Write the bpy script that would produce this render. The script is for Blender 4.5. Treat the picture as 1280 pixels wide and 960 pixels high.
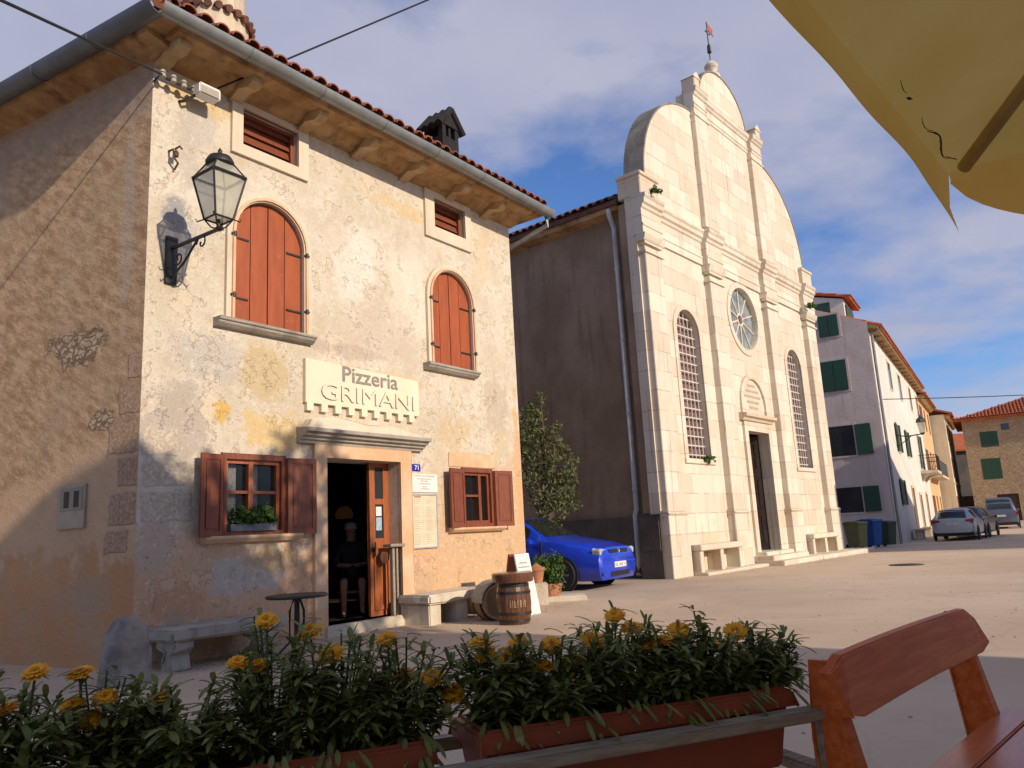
import bpy, bmesh, math, random
from mathutils import Vector, Matrix, noise as mnoise
from mathutils.geometry import tessellate_polygon
R = math.radians
random.seed(7)
sc = bpy.context.scene
COL = sc.collection
for o in list(bpy.data.objects): bpy.data.objects.remove(o)

# ------------------------------------------------------------------ camera, sky, sun, exposure
cam_d = bpy.data.cameras.new('camera'); cam = bpy.data.objects.new('camera', cam_d); COL.objects.link(cam)
cam.matrix_world = Matrix(((0.998606, 0.052786, 0.0, 0.0), (0.009955, -0.188331, -0.982055, 0.0),
                           (-0.051839, 0.980686, -0.188593, 1.15), (0, 0, 0, 1)))
cam_d.sensor_width = 36; cam_d.lens = 36 * 975 / 1280; cam_d.clip_start = 0.05; cam_d.clip_end = 3000
sc.camera = cam
SUN_HEAD, SUN_EL = 128.8, 23.0
sun_d = bpy.data.lights.new('sun', 'SUN'); sun_d.energy = 4.3; sun_d.angle = R(0.55); sun_d.color = (1.0, 0.84, 0.65)
sun = bpy.data.objects.new('sun', sun_d); COL.objects.link(sun)
sdir = Vector((math.sin(R(SUN_HEAD)) * math.cos(R(SUN_EL)), math.cos(R(SUN_HEAD)) * math.cos(R(SUN_EL)), math.sin(R(SUN_EL))))
sun.rotation_euler = sdir.to_track_quat('Z', 'Y').to_euler(); sun.location = (20, -20, 30)
W = bpy.data.worlds.new('World'); sc.world = W; W.use_nodes = True
wn = W.node_tree.nodes; wl = W.node_tree.links
for n in list(wn): wn.remove(n)
w_out = wn.new('ShaderNodeOutputWorld'); w_bg = wn.new('ShaderNodeBackground')
w_sky = wn.new('ShaderNodeTexSky'); w_sky.sky_type = 'NISHITA'; w_sky.sun_disc = False
w_sky.sun_elevation = R(SUN_EL); w_sky.sun_rotation = R(SUN_HEAD); w_sky.air_density = 1.0; w_sky.dust_density = 0.3; w_sky.ozone_density = 4.0
w_bg.inputs['Strength'].default_value = 0.118
w_tc = wn.new('ShaderNodeTexCoord'); w_sep = wn.new('ShaderNodeSeparateXYZ')
wl.new(w_tc.outputs['Generated'], w_sep.inputs[0])
def wmath(op, a, b=None):
    n = wn.new('ShaderNodeMath'); n.operation = op
    for i, s in enumerate((a, b)):
        if s is None: continue
        if isinstance(s, (int, float)): n.inputs[i].default_value = s
        else: wl.new(s, n.inputs[i])
    return n.outputs[0]
w_den = wmath('ADD', wmath('MAXIMUM', w_sep.outputs[2], 0.0), 0.22)
w_cx = wmath('DIVIDE', w_sep.outputs[0], w_den); w_cy = wmath('DIVIDE', w_sep.outputs[1], w_den)
w_comb = wn.new('ShaderNodeCombineXYZ'); wl.new(w_cx, w_comb.inputs[0]); wl.new(w_cy, w_comb.inputs[1]); w_comb.inputs[2].default_value = 3.3
w_n1 = wn.new('ShaderNodeTexNoise'); w_n1.inputs['Scale'].default_value = 1.5; w_n1.inputs['Detail'].default_value = 9; w_n1.inputs['Roughness'].default_value = 0.56
w_n1.inputs['Distortion'].default_value = 0.25
wl.new(w_comb.outputs[0], w_n1.inputs['Vector'])
w_rp = wn.new('ShaderNodeValToRGB'); w_rp.color_ramp.elements[0].position = 0.385; w_rp.color_ramp.elements[0].color = (0, 0, 0, 1)
w_rp.color_ramp.elements[1].position = 0.57; w_rp.color_ramp.elements[1].color = (1, 1, 1, 1)
wl.new(w_n1.outputs[0], w_rp.inputs[0])
w_n2 = wn.new('ShaderNodeTexNoise'); w_n2.inputs['Scale'].default_value = 3.4; w_n2.inputs['Detail'].default_value = 6
wl.new(w_comb.outputs[0], w_n2.inputs['Vector'])
w_cc = wn.new('ShaderNodeMixRGB'); w_cc.inputs[1].default_value = (3.0, 3.2, 4.6, 1); w_cc.inputs[2].default_value = (4.8, 4.8, 5.7, 1)
wl.new(w_n2.outputs[0], w_cc.inputs[0])
w_fac = wmath('MULTIPLY', w_rp.outputs[0], 0.93)
w_mix = wn.new('ShaderNodeMixRGB'); wl.new(w_fac, w_mix.inputs[0]); w_tint = wn.new('ShaderNodeMixRGB'); w_tint.blend_type = 'MULTIPLY'; w_tint.inputs[0].default_value = 1; w_tint.inputs[2].default_value = (0.9, 1.08, 1.4, 1); wl.new(w_sky.outputs[0], w_tint.inputs[1]); wl.new(w_tint.outputs[0], w_mix.inputs[1]); wl.new(w_cc.outputs[0], w_mix.inputs[2])
wl.new(w_mix.outputs[0], w_bg.inputs['Color']); wl.new(w_bg.outputs[0], w_out.inputs['Surface'])
vs = sc.view_settings; vs.view_transform = 'Standard'; vs.look = 'None'; vs.exposure = 0.0; vs.gamma = 1.0; vs.use_curve_mapping = False

# ------------------------------------------------------------------ helpers: objects
def hd(a): return Vector((math.sin(R(a)), math.cos(R(a)), 0))
def meta(o, label=None, cat=None, group=None, kind=None):
    if label: o['label'] = label
    if cat: o['category'] = cat
    if group: o['group'] = group
    if kind: o['kind'] = kind
    return o
def thing(name, label, cat, loc=(0, 0, 0), rotz=0.0, group=None):
    o = bpy.data.objects.new(name, None); COL.objects.link(o); o.empty_display_size = 0.2
    o.location = loc; o.rotation_euler = (0, 0, R(rotz))
    return meta(o, label, cat, group)
def copy_tree(o, parent=None):
    c = o.copy(); COL.objects.link(c)
    if parent: c.parent = parent
    for ch in o.children: copy_tree(ch, c)
    return c
class MB:
    def __init__(s): s.v = []; s.f = []; s.m = []
    def add(s, vs_, fs, mi=0, T=None):
        b = len(s.v)
        s.v += [Vector(T(Vector(p))) if T else Vector(p) for p in vs_]
        s.f += [tuple(b + i for i in f) for f in fs]; s.m += [mi] * len(fs)
        return s
    def box(s, x0, x1, y0, y1, z0, z1, mi=0, T=None):
        return s.add([(x0, y0, z0), (x1, y0, z0), (x1, y1, z0), (x0, y1, z0), (x0, y0, z1), (x1, y0, z1), (x1, y1, z1), (x0, y1, z1)],
              [(0, 3, 2, 1), (4, 5, 6, 7), (0, 1, 5, 4), (1, 2, 6, 5), (2, 3, 7, 6), (3, 0, 4, 7)], mi, T)
    def prism(s, poly, d0, d1, axis='y', mi=0, T=None):
        """extrude a 2D outline: axis y -> (u,z), axis x -> (y,z), axis z -> (x,y)"""
        def P(a, b, d): return (a, d, b) if axis == 'y' else ((d, a, b) if axis == 'x' else (a, b, d))
        n = len(poly)
        vv = [P(a, b, d0) for a, b in poly] + [P(a, b, d1) for a, b in poly]
        tri = tessellate_polygon([[Vector((a, b, 0)) for a, b in poly]])
        ff = [tuple(t) for t in tri] + [tuple(n + i for i in t) for t in tri] + [(i, (i + 1) % n, n + (i + 1) % n, n + i) for i in range(n)]
        return s.add(vv, ff, mi, T)
    def panel(s, outer, holes, y0, y1, mi=0, T=None, back=False, sides=True, hmi=None):
        loops = [outer] + holes; pts = [p for l in loops for p in l]; n = len(pts)
        tri = tessellate_polygon([[Vector((a, b, 0)) for a, b in l] for l in loops])
        s.add([(a, y0, b) for a, b in pts], [tuple(t) for t in tri], mi, T)
        if back: s.add([(a, y1, b) for a, b in pts], [tuple(t) for t in tri], mi, T)
        for k, l in enumerate(loops):
            if k == 0 and not sides: continue
            m = len(l)
            s.add([(a, y0, b) for a, b in l] + [(a, y1, b) for a, b in l], [(i, (i + 1) % m, m + (i + 1) % m, m + i) for i in range(m)],
                  mi if (k == 0 or hmi is None) else hmi, T)
        return s
    def tube(s, pts, r, n=8, mi=0, T=None, cap=True, r2=None):
        pts = [Vector(p) for p in pts]; k = len(pts); vv = []; ff = []
        for i, p in enumerate(pts):
            d = (pts[min(i + 1, k - 1)] - pts[max(i - 1, 0)]).normalized()
            a = Vector((0, 0, 1)) if abs(d.z) < 0.95 else Vector((1, 0, 0))
            e1 = d.cross(a).normalized(); e2 = d.cross(e1).normalized()
            rr = r if r2 is None else r + (r2 - r) * i / (k - 1)
            if isinstance(r, (list, tuple)): rr = r[i]
            for j in range(n):
                t = 2 * math.pi * j / n; vv.append(p + e1 * (rr * math.cos(t)) + e2 * (rr * math.sin(t)))
        for i in range(k - 1):
            for j in range(n): ff.append((i * n + j, i * n + (j + 1) % n, (i + 1) * n + (j + 1) % n, (i + 1) * n + j))
        if cap: ff += [tuple(range(n)), tuple((k - 1) * n + j for j in range(n))]
        return s.add(vv, ff, mi, T)
    def lathe(s, prof, c=(0, 0, 0), n=20, mi=0, T=None, axis='z'):
        vv = []; ff = []; k = len(prof)
        for r, z in prof:
            for j in range(n):
                t = 2 * math.pi * j / n; a, b = r * math.cos(t), r * math.sin(t)
                q = (c[0] + a, c[1] + b, c[2] + z) if axis == 'z' else ((c[0] + a, c[1] + z, c[2] + b) if axis == 'y' else (c[0] + z, c[1] + a, c[2] + b))
                vv.append(q)
        for i in range(k - 1):
            for j in range(n): ff.append((i * n + j, i * n + (j + 1) % n, (i + 1) * n + (j + 1) % n, (i + 1) * n + j))
        if prof[0][0] > 1e-4: ff.append(tuple(range(n)))
        if prof[-1][0] > 1e-4: ff.append(tuple((k - 1) * n + j for j in range(n)))
        return s.add(vv, ff, mi, T)
    def build(s, name, mats, parent=None, smooth=False, bevel=0.0, angle=40, rough=0.0, sub=0, noisefreq=3.0, recalc=True):
        me = bpy.data.meshes.new(name); me.from_pydata([tuple(p) for p in s.v], [], s.f)
        if not isinstance(mats, (list, tuple)): mats = [mats]
        for m in mats: me.materials.append(m)
        for p, i in zip(me.polygons, s.m): p.material_index = i
        bm = bmesh.new(); bm.from_mesh(me)
        bmesh.ops.remove_doubles(bm, verts=bm.verts, dist=0.00005)
        if bevel > 0:
            ed = [e for e in bm.edges if len(e.link_faces) == 2 and e.calc_face_angle(0) > 0.6]
            bmesh.ops.bevel(bm, geom=ed, offset=bevel, segments=2, affect='EDGES', clamp_overlap=True)
        if sub: bmesh.ops.subdivide_edges(bm, edges=bm.edges, cuts=sub, use_grid_fill=True)
        if rough > 0:
            bm.normal_update()
            for v in bm.verts:
                v.co += v.normal * (mnoise.noise(v.co * noisefreq + Vector((5, 3, 1))) * rough + mnoise.noise(v.co * noisefreq * 3) * rough * .4)
        if recalc: bmesh.ops.recalc_face_normals(bm, faces=bm.faces)
        bm.to_mesh(me); bm.free()
        if smooth:
            for p in me.polygons: p.use_smooth = True
            try: me.set_sharp_from_angle(angle=R(angle))
            except Exception: pass
        o = bpy.data.objects.new(name, me); COL.objects.link(o)
        if parent: o.parent = parent
        return o
def arch(u0, u1, z0, zs, n=14, flat=1.0):
    r = (u1 - u0) / 2; c = (u0 + u1) / 2
    return [(u0, z0), (u1, z0)] + [(c + r * math.cos(math.pi * i / n), zs + flat * r * math.sin(math.pi * i / n)) for i in range(n + 1)]
def rect(u0, u1, z0, z1): return [(u0, z0), (u1, z0), (u1, z1), (u0, z1)]
def circle(c, z, r, n=32): return [(c + r * math.cos(2 * math.pi * i / n), z + r * math.sin(2 * math.pi * i / n)) for i in range(n)]
def text_obj(name, body, u0, z0, width, height, y, mats, parent, extrude=0.004, bold=0.0, T=None):
    cu = bpy.data.curves.new(name, 'FONT'); cu.body = body; cu.size = 1.0; cu.extrude = 0.02; cu.resolution_u = 3; cu.offset = bold
    to = bpy.data.objects.new(name, cu); COL.objects.link(to)
    dg = bpy.context.evaluated_depsgraph_get(); me = bpy.data.meshes.new_from_object(to.evaluated_get(dg))
    bpy.data.objects.remove(to); bpy.data.curves.remove(cu)
    xs = [v.co.x for v in me.vertices]; ys = [v.co.y for v in me.vertices]
    sx = width / (max(xs) - min(xs)); sy = height / (max(ys) - min(ys)); x0, y0 = min(xs), min(ys)
    for v in me.vertices:
        p = Vector((u0 + (v.co.x - x0) * sx, y - extrude * (v.co.z + 0.02) / 0.04, z0 + (v.co.y - y0) * sy)); v.co = T(p) if T else p
    me.materials.clear()
    if not isinstance(mats, (list, tuple)): mats = [mats]
    for m in mats: me.materials.append(m)
    if len(mats) > 1:
        me.update()
        for p in me.polygons: p.material_index = 0 if abs(p.normal.y) > 0.8 else 1
    o = bpy.data.objects.new(name, me); COL.objects.link(o); o.parent = parent
    return o

# ------------------------------------------------------------------ helpers: materials
class NT:
    def __init__(s, name):
        s.mat = bpy.data.materials.new(name); s.mat.use_nodes = True; s.t = s.mat.node_tree; s.N = s.t.nodes; s.L = s.t.links
        s.b = s.N['Principled BSDF']; s.tc = s.N.new('ShaderNodeTexCoord'); s.obj = s.tc.outputs['Object']
        sp = s.N.new('ShaderNodeSeparateXYZ'); s.L.new(s.obj, sp.inputs[0]); s.x, s.y, s.z = sp.outputs
    def setin(s, sock, v):
        if isinstance(v, (int, float)): sock.default_value = v
        elif isinstance(v, tuple): sock.default_value = (v + (1,))[:4] if sock.type == 'RGBA' else v
        else: s.L.new(v, sock)
    def noise(s, scale, detail=5, rough=0.55, vec=None, dist=0.0, stretch=None):
        n = s.N.new('ShaderNodeTexNoise'); n.inputs['Scale'].default_value = scale; n.inputs['Detail'].default_value = detail
        n.inputs['Roughness'].default_value = rough; n.inputs['Distortion'].default_value = dist
        v = vec or s.obj
        if stretch:
            m = s.N.new('ShaderNodeMapping'); m.inputs['Scale'].default_value = stretch; s.L.new(v, m.inputs[0]); v = m.outputs[0]
        s.L.new(v, n.inputs['Vector']); return n.outputs[0]
    def voro(s, scale, feature='F1', vec=None, out='Distance', rnd=1.0):
        n = s.N.new('ShaderNodeTexVoronoi'); n.feature = feature; n.inputs['Scale'].default_value = scale; n.inputs['Randomness'].default_value = rnd
        s.L.new(vec or s.obj, n.inputs['Vector']); return n.outputs[out]
    def ramp(s, fac, a, b, va=0.0, vb=1.0):
        n = s.N.new('ShaderNodeMapRange'); n.interpolation_type = 'SMOOTHSTEP'
        for k, v in zip(('From Min', 'From Max', 'To Min', 'To Max'), (a, b, va, vb)): n.inputs[k].default_value = v
        s.setin(n.inputs['Value'], fac); return n.outputs[0]
    def mix(s, fac, a, b, op='MIX'):
        n = s.N.new('ShaderNodeMixRGB'); n.blend_type = op; s.setin(n.inputs[0], fac); s.setin(n.inputs[1], a); s.setin(n.inputs[2], b); return n.outputs[0]
    def math(s, op, a, b=0.0, c=None):
        n = s.N.new('ShaderNodeMath'); n.operation = op; s.setin(n.inputs[0], a); s.setin(n.inputs[1], b)
        if c is not None: s.setin(n.inputs[2], c)
        return n.outputs[0]
    def comb(s, x, y, z):
        n = s.N.new('ShaderNodeCombineXYZ'); s.setin(n.inputs[0], x); s.setin(n.inputs[1], y); s.setin(n.inputs[2], z); return n.outputs[0]
    def blob(s, a, b, a0, b0, ra, rb, dist, soft=0.35, amt=1.0):
        """soft-edged ragged spot at (a0,b0) on the wall; dist is a noise socket that breaks up its edge"""
        da = s.math('DIVIDE', s.math('SUBTRACT', a, a0), ra); db = s.math('DIVIDE', s.math('SUBTRACT', b, b0), rb)
        q = s.math('SQRT', s.math('ADD', s.math('MULTIPLY', da, da), s.math('MULTIPLY', db, db)))
        q = s.math('ADD', q, s.math('MULTIPLY', s.math('SUBTRACT', dist, 0.5), 2.6))
        return s.math('MULTIPLY', s.ramp(q, 1.0 - soft, 1.0, 1.0, 0.0), amt)
    def block(s, a, b, a0, b0, ra, rb, dist, amt=1.0):
        da = s.math('ABSOLUTE', s.math('DIVIDE', s.math('SUBTRACT', a, a0), ra)); db = s.math('ABSOLUTE', s.math('DIVIDE', s.math('SUBTRACT', b, b0), rb))
        q = s.math('ADD', s.math('MAXIMUM', da, db), s.math('MULTIPLY', s.math('SUBTRACT', dist, 0.5), 0.9))
        return s.math('MULTIPLY', s.ramp(q, 0.88, 1.0, 1.0, 0.0), amt)
    def bump(s, h, strength, dist=0.02, normal=None):
        n = s.N.new('ShaderNodeBump'); n.inputs['Strength'].default_value = strength; n.inputs['Distance'].default_value = dist
        s.setin(n.inputs['Height'], h)
        if normal is not None: s.L.new(normal, n.inputs['Normal'])
        return n.outputs[0]
    def done(s, col, rough=0.85, normal=None, metal=0.0, spec=0.3):
        s.setin(s.b.inputs['Base Color'], col); s.setin(s.b.inputs['Roughness'], rough); s.b.inputs['Metallic'].default_value = metal
        s.b.inputs['Specular IOR Level'].default_value = spec
        if normal is not None: s.L.new(normal, s.b.inputs['Normal'])
        return s.mat
def simple(name, col, rough=0.7, var=0.25, scale=6, bump=0.15, bscale=40, metal=0.0, spec=0.4, stretch=None, wear=None):
    t = NT(name); n = t.noise(scale, 6, 0.6, stretch=stretch)
    c = t.mix(t.ramp(n, 0.3, 0.7), tuple(x * (1 - var) for x in col), tuple(min(1, x * (1 + var)) for x in col))
    if wear: c = t.mix(t.ramp(t.noise(scale * 3.3, 7, 0.7), 0.60, 0.70), c, wear)
    nm = t.bump(t.noise(bscale, 5, 0.6, stretch=stretch), bump, 0.01) if bump else None
    return t.done(c, rough, nm, metal, spec)
# ------------------------------------------------------------------ materials
def mat_facade():
    t = NT('old_facade_plaster'); u, z = t.x, t.z
    nb = t.noise(1.6, 7, 0.62); nm_ = t.noise(4.5, 8, 0.66); nf = t.noise(26, 6, 0.7); ed = t.noise(3.2, 9, 0.68); st = t.noise(2.2, 6, 0.6, stretch=(3.2, 3.2, 0.35))
    c = t.mix(t.ramp(nb, 0.32, 0.66), (0.57, 0.49, 0.365), (0.70, 0.64, 0.53))
    c = t.mix(t.ramp(nm_, 0.52, 0.68, 0, 0.6), c, (0.55, 0.45, 0.32))
    c = t.mix(t.ramp(st, 0.55, 0.72, 0, 0.30), c, (0.46, 0.40, 0.33))
    peel = t.ramp(t.math('ADD', ed, t.math('MULTIPLY', t.math('SUBTRACT', t.noise(0.8, 3), 0.5), 0.5)), 0.575, 0.59)
    c = t.mix(t.math('MULTIPLY', peel, 0.75), c, (0.66, 0.55, 0.40))
    # warm lower zone, pink render showing near the ground
    low = t.ramp(t.math('ADD', z, t.math('MULTIPLY', t.math('SUBTRACT', ed, 0.5), 2.4)), 0.85, 1.65, 1, 0)
    c = t.mix(t.math('MULTIPLY', low, 0.92), c, (0.64, 0.38, 0.22))
    right = t.math('MULTIPLY', t.ramp(u, 3.9, 5.2), t.ramp(t.math('ADD', z, t.math('MULTIPLY', t.math('SUBTRACT', ed, 0.5), 1.4)), 1.9, 2.6, 1, 0))
    c = t.mix(t.math('MULTIPLY', right, 0.8), c, (0.62, 0.42, 0.24))
    for a0, b0, ra, rb, col, am in ((2.05, 1.75, .22, .5, (.60, .42, .24), .6), (0.9, 1.0, .35, .2, (.56, .40, .25), .7), (4.25, 0.5, .3, .3, (.50, .36, .22), .6), (5.2, 4.9, .4, .5, (.62, .50, .34), .5), (3.5, 3.45, 1.2, .1, (.60, .44, .26), .6), (1.55, 3.25, .45, .38, (.56, .43, .24), .85), (0.95, 2.72, .16, .16, (.66, .42, .10), .9), (1.75, 2.55, .6, .3, (.66, .47, .20), .8),
                                    (0.35, 2.55, .55, .5, (.42, .37, .32), .7), (0.75, 3.35, .55, .35, (.50, .46, .41), .75), (0.20, 1.25, .3, .4, (.52, .42, .33), .8),
                                    (1.30, 0.85, .65, .28, (.50, .47, .42), .8), (1.75, 1.02, .5, .2, (.46, .32, .17), .8), (0.45, 0.62, .4, .2, (.58, .32, .19), .9),
                                    (0.45, 5.85, .2, .6, (.50, .44, .36), .7), (0.40, 4.75, .25, .5, (.46, .44, .42), .7), (0.55, 6.5, .5, .25, (.66, .46, .20), .7),
                                    (6.2, 3.3, .4, .6, (.50, .42, .31), .75), (5.05, 2.75, .4, .35, (.60, .46, .28), .8), (6.3, 2.65, .3, .3, (.58, .46, .30), .7),
                                    (0.34, 4.92, .17, .30, (.33, .32, .31), .95), (0.30, 4.2, .12, .3, (.50, .42, .33), .6), (0.62, 6.2, .22, .35, (.52, .48, .42), .7), (3.0, 5.1, .5, .7, (.80, .75, .66), .6), (4.2, 4.7, .6, .8, (.78, .72, .60), .5), (6.0, 5.9, .3, .5, (.66, .52, .34), .6), (2.75, 5.5, .25, .5, (.58, .48, .36), .5), (6.75, 2.2, .15, 1.4, (.64, .38, .19), .75), (5.6, 2.35, .7, .15, (.64, .40, .20), .85), (3.6, 4.1, .9, .5, (.58, .48, .38), .55),
                                    (2.9, 3.75, .8, .12, (.50, .40, .32), .7), (0.42, 0.20, .25, .3, (.44, .38, .28), .8), (4.5, 6.2, 1.6, .14, (.66, .48, .25), .6), (2.2, 2.2, .2, .6, (.62, .50, .36), .6)):
        c = t.mix(t.blob(u, z, a0, b0, ra, rb, ed, 0.4, am), c, col)
    # coarse rubble showing at the corner
    rub = t.math('MAXIMUM', t.block(u, z, 0.30, 1.98, .25, .14, ed), t.math('MAXIMUM', t.block(u, z, 0.33, 1.63, .31, .16, ed), t.block(u, z, 0.24, 2.32, .20, .15, ed)))
    v1 = t.noise(24, 8, 0.8); c = t.mix(rub, c, t.mix(t.ramp(v1, 0.42, 0.60), (0.54, 0.44, 0.33), (0.78, 0.69, 0.56)))
    grime = t.math('MULTIPLY', t.ramp(z, 0.0, 0.35, 1, 0), t.ramp(ed, 0.35, 0.6)); c = t.mix(t.math('MULTIPLY', grime, 0.7), c, (0.30, 0.24, 0.18))
    m9 = t.noise(11, 8, 0.75); c = t.mix(t.ramp(m9, 0.52, 0.66, 0, 0.42), c, (0.47, 0.37, 0.27)); c = t.mix(t.ramp(m9, 0.46, 0.34, 0, 0.55), c, (0.77, 0.735, 0.655))
    pit = t.ramp(t.noise(48, 5, 0.78), 0.585, 0.70); c = t.mix(t.math('MULTIPLY', pit, 0.72), c, (0.30, 0.22, 0.15))
    crk = t.ramp(t.voro(0.9, 'DISTANCE_TO_EDGE', vec=t.comb(t.math('ADD', u, t.math('MULTIPLY', ed, .5)), 0.0, t.math('ADD', z, t.math('MULTIPLY', nm_, .5)))), 0.0, 0.006, 1, 0)
    c = t.mix(t.math('MULTIPLY', crk, t.ramp(nb, 0.5, 0.65, 0, 0.3)), c, (0.25, 0.19, 0.14))
    h = t.math('ADD', t.math('MULTIPLY', nf, 0.35), t.math('MULTIPLY', nm_, 0.5)); h = t.math('SUBTRACT', h, t.math('MULTIPLY', peel, 0.25)); h = t.math('SUBTRACT', h, t.math('MULTIPLY', pit, 0.4))
    h = t.math('ADD', h, t.math('MULTIPLY', rub, t.math('ADD', t.math('MULTIPLY', v1, 0.9), -0.2)))
    return t.done(c, 0.92, t.bump(h, 0.8, 0.04), spec=0.15)
def mat_roughwall():
    t = NT('rough_brown_render'); y, z = t.y, t.z
    dg = t.comb(0.0, t.math('ADD', y, t.math('MULTIPLY', z, 0.55)), t.math('SUBTRACT', z, t.math('MULTIPLY', y, 0.55))); br = t.noise(5.0, 9, 0.74, vec=dg, stretch=(1.0, 0.55, 1.5)); fn = t.noise(22, 7, 0.75); big = t.noise(1.1, 5, 0.6); ed = t.noise(3.0, 9, 0.68)
    c = t.mix(t.ramp(br, 0.36, 0.66), (0.44, 0.27, 0.15), (0.76, 0.53, 0.32))
    c = t.mix(t.ramp(fn, 0.55, 0.75, 0, 0.65), c, (0.22, 0.145, 0.09))
    c = t.mix(t.ramp(big, 0.45, 0.7, 0, 0.5), c, (0.58, 0.44, 0.29))
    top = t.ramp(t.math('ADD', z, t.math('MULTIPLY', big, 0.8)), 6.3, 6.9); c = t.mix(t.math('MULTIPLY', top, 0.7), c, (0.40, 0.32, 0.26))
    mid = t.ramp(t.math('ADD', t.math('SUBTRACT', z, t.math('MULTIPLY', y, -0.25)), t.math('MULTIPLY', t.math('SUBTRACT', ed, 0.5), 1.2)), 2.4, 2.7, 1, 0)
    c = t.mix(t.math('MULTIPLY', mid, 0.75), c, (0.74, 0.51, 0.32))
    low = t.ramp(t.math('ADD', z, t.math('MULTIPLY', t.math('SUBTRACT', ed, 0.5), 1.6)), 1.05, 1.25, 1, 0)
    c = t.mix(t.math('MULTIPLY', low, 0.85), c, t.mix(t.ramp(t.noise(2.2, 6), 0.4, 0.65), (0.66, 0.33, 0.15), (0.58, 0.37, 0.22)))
    for a0, b0, ra, rb, col, am in ((0.75, 0.75, .5, .3, (.52, .40, .28), .5), (1.7, 0.95, .6, .25, (.68, .40, .21), .7), (0.35, 4.9, .12, 1.6, (.58, .49, .38), .5)):
        c = t.mix(t.blob(y, z, a0, b0, ra, rb, ed, 0.4, am), c, col)
    rub = t.math('MAXIMUM', t.blob(y, z, 1.17, 3.53, .52, .24, ed, 0.15), t.blob(y, z, 0.62, 2.62, .26, .12, ed, 0.25))
    wob = t.noise(7, 5, 0.65); wob2 = t.noise(5.3, 5, 0.65, stretch=(1, 1.3, 1)); vv = t.comb(0.0, t.math('ADD', y, t.math('MULTIPLY', wob, 0.30)), t.math('ADD', t.math('MULTIPLY', z, 1.9), t.math('MULTIPLY', wob2, 0.34))); v1 = t.voro(7.5, vec=vv); v2 = t.math('ADD', t.voro(7.5, 'DISTANCE_TO_EDGE', vec=vv), t.math('MULTIPLY', t.math('SUBTRACT', fn, 0.5), 0.12))
    sc_ = t.mix(t.ramp(t.noise(7, 4), 0.4, 0.6), (0.72, 0.54, 0.37), (0.54, 0.39, 0.26)); sc_ = t.mix(t.ramp(v2, 0.0, 0.12, 0.7, 0), sc_, (0.30, 0.205, 0.13))
    c = t.mix(t.math('MULTIPLY', rub, 0.85), c, sc_)
    qn = None
    for a0, b0, ra, rb in ((.19, 2.78, .18, .16), (.27, 2.38, .26, .18), (.18, 2.0, .17, .16), (.24, 1.62, .23, .17), (.32, 1.28, .20, .12), (.12, 3.15, .12, .14)):
        k_ = t.block(y, z, a0, b0, ra, rb, ed); qn = k_ if qn is None else t.math('MAXIMUM', qn, k_)
    gq = t.noise(26, 8, 0.8); c = t.mix(qn, c, t.mix(t.ramp(gq, 0.40, 0.62), (0.50, 0.32, 0.20), (0.78, 0.56, 0.38)))
    h = t.math('ADD', t.math('MULTIPLY', br, 0.9), t.math('MULTIPLY', fn, 0.7)); h = t.math('ADD', h, t.math('MULTIPLY', rub, t.math('ADD', t.math('MULTIPLY', t.ramp(v2, 0.0, 0.12), 1.6), -1.0)))
    h = t.math('ADD', h, t.math('MULTIPLY', qn, t.math('ADD', t.math('MULTIPLY', gq, 1.0), 0.1)))
    return t.done(c, 0.95, t.bump(h, 0.9, 0.05), spec=0.1)
def mat_church():
    t = NT('pale_church_ashlar'); vv = t.comb(t.math('ADD', t.x, t.y), t.z, 0.0)
    n = t.N.new('ShaderNodeTexBrick'); t.L.new(vv, n.inputs['Vector'])
    for k, v in (('Scale', 1.0), ('Mortar Size', 0.011), ('Mortar Smooth', 0.3), ('Bias', 0.0), ('Brick Width', 1.15), ('Row Height', 0.47)): n.inputs[k].default_value = v
    n.offset = 0.43; n.squash = 0.7; n.squash_frequency = 3
    n.inputs['Color1'].default_value = (0, 0, 0, 1); n.inputs['Color2'].default_value = (1, 1, 1, 1); n.inputs['Mortar'].default_value = (0.5, 0.5, 0.5, 1)
    big = t.noise(0.9, 6, 0.6); fn = t.noise(9, 7, 0.65); st = t.noise(1.7, 6, 0.6, stretch=(2.5, 2.5, 0.3))
    c = t.mix(n.outputs[0], (0.62, 0.535, 0.42), (0.74, 0.67, 0.555))
    c = t.mix(t.ramp(big, 0.5, 0.72, 0, 0.5), c, (0.60, 0.43, 0.26))
    c = t.mix(t.ramp(st, 0.54, 0.72, 0, 0.5), c, (0.46, 0.38, 0.28))
    c = t.mix(t.ramp(t.noise(1.1, 7, 0.7, stretch=(5, 5, 0.22)), 0.57, 0.68, 0, 0.6), c, (0.34, 0.29, 0.22))
    c = t.mix(t.ramp(fn, 0.6, 0.74, 0, 0.45), c, (0.45, 0.38, 0.28))
    mz = t.math('MULTIPLY', n.outputs[1], t.ramp(t.noise(2.5, 4), 0.36, 0.62, 0.0, 0.65)); c = t.mix(mz, c, (0.30, 0.235, 0.17))
    h = t.math('SUBTRACT', t.math('MULTIPLY', fn, 0.4), t.math('MULTIPLY', n.outputs[1], 0.8))
    return t.done(c, 0.85, t.bump(h, 0.4, 0.02), spec=0.2)
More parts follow.
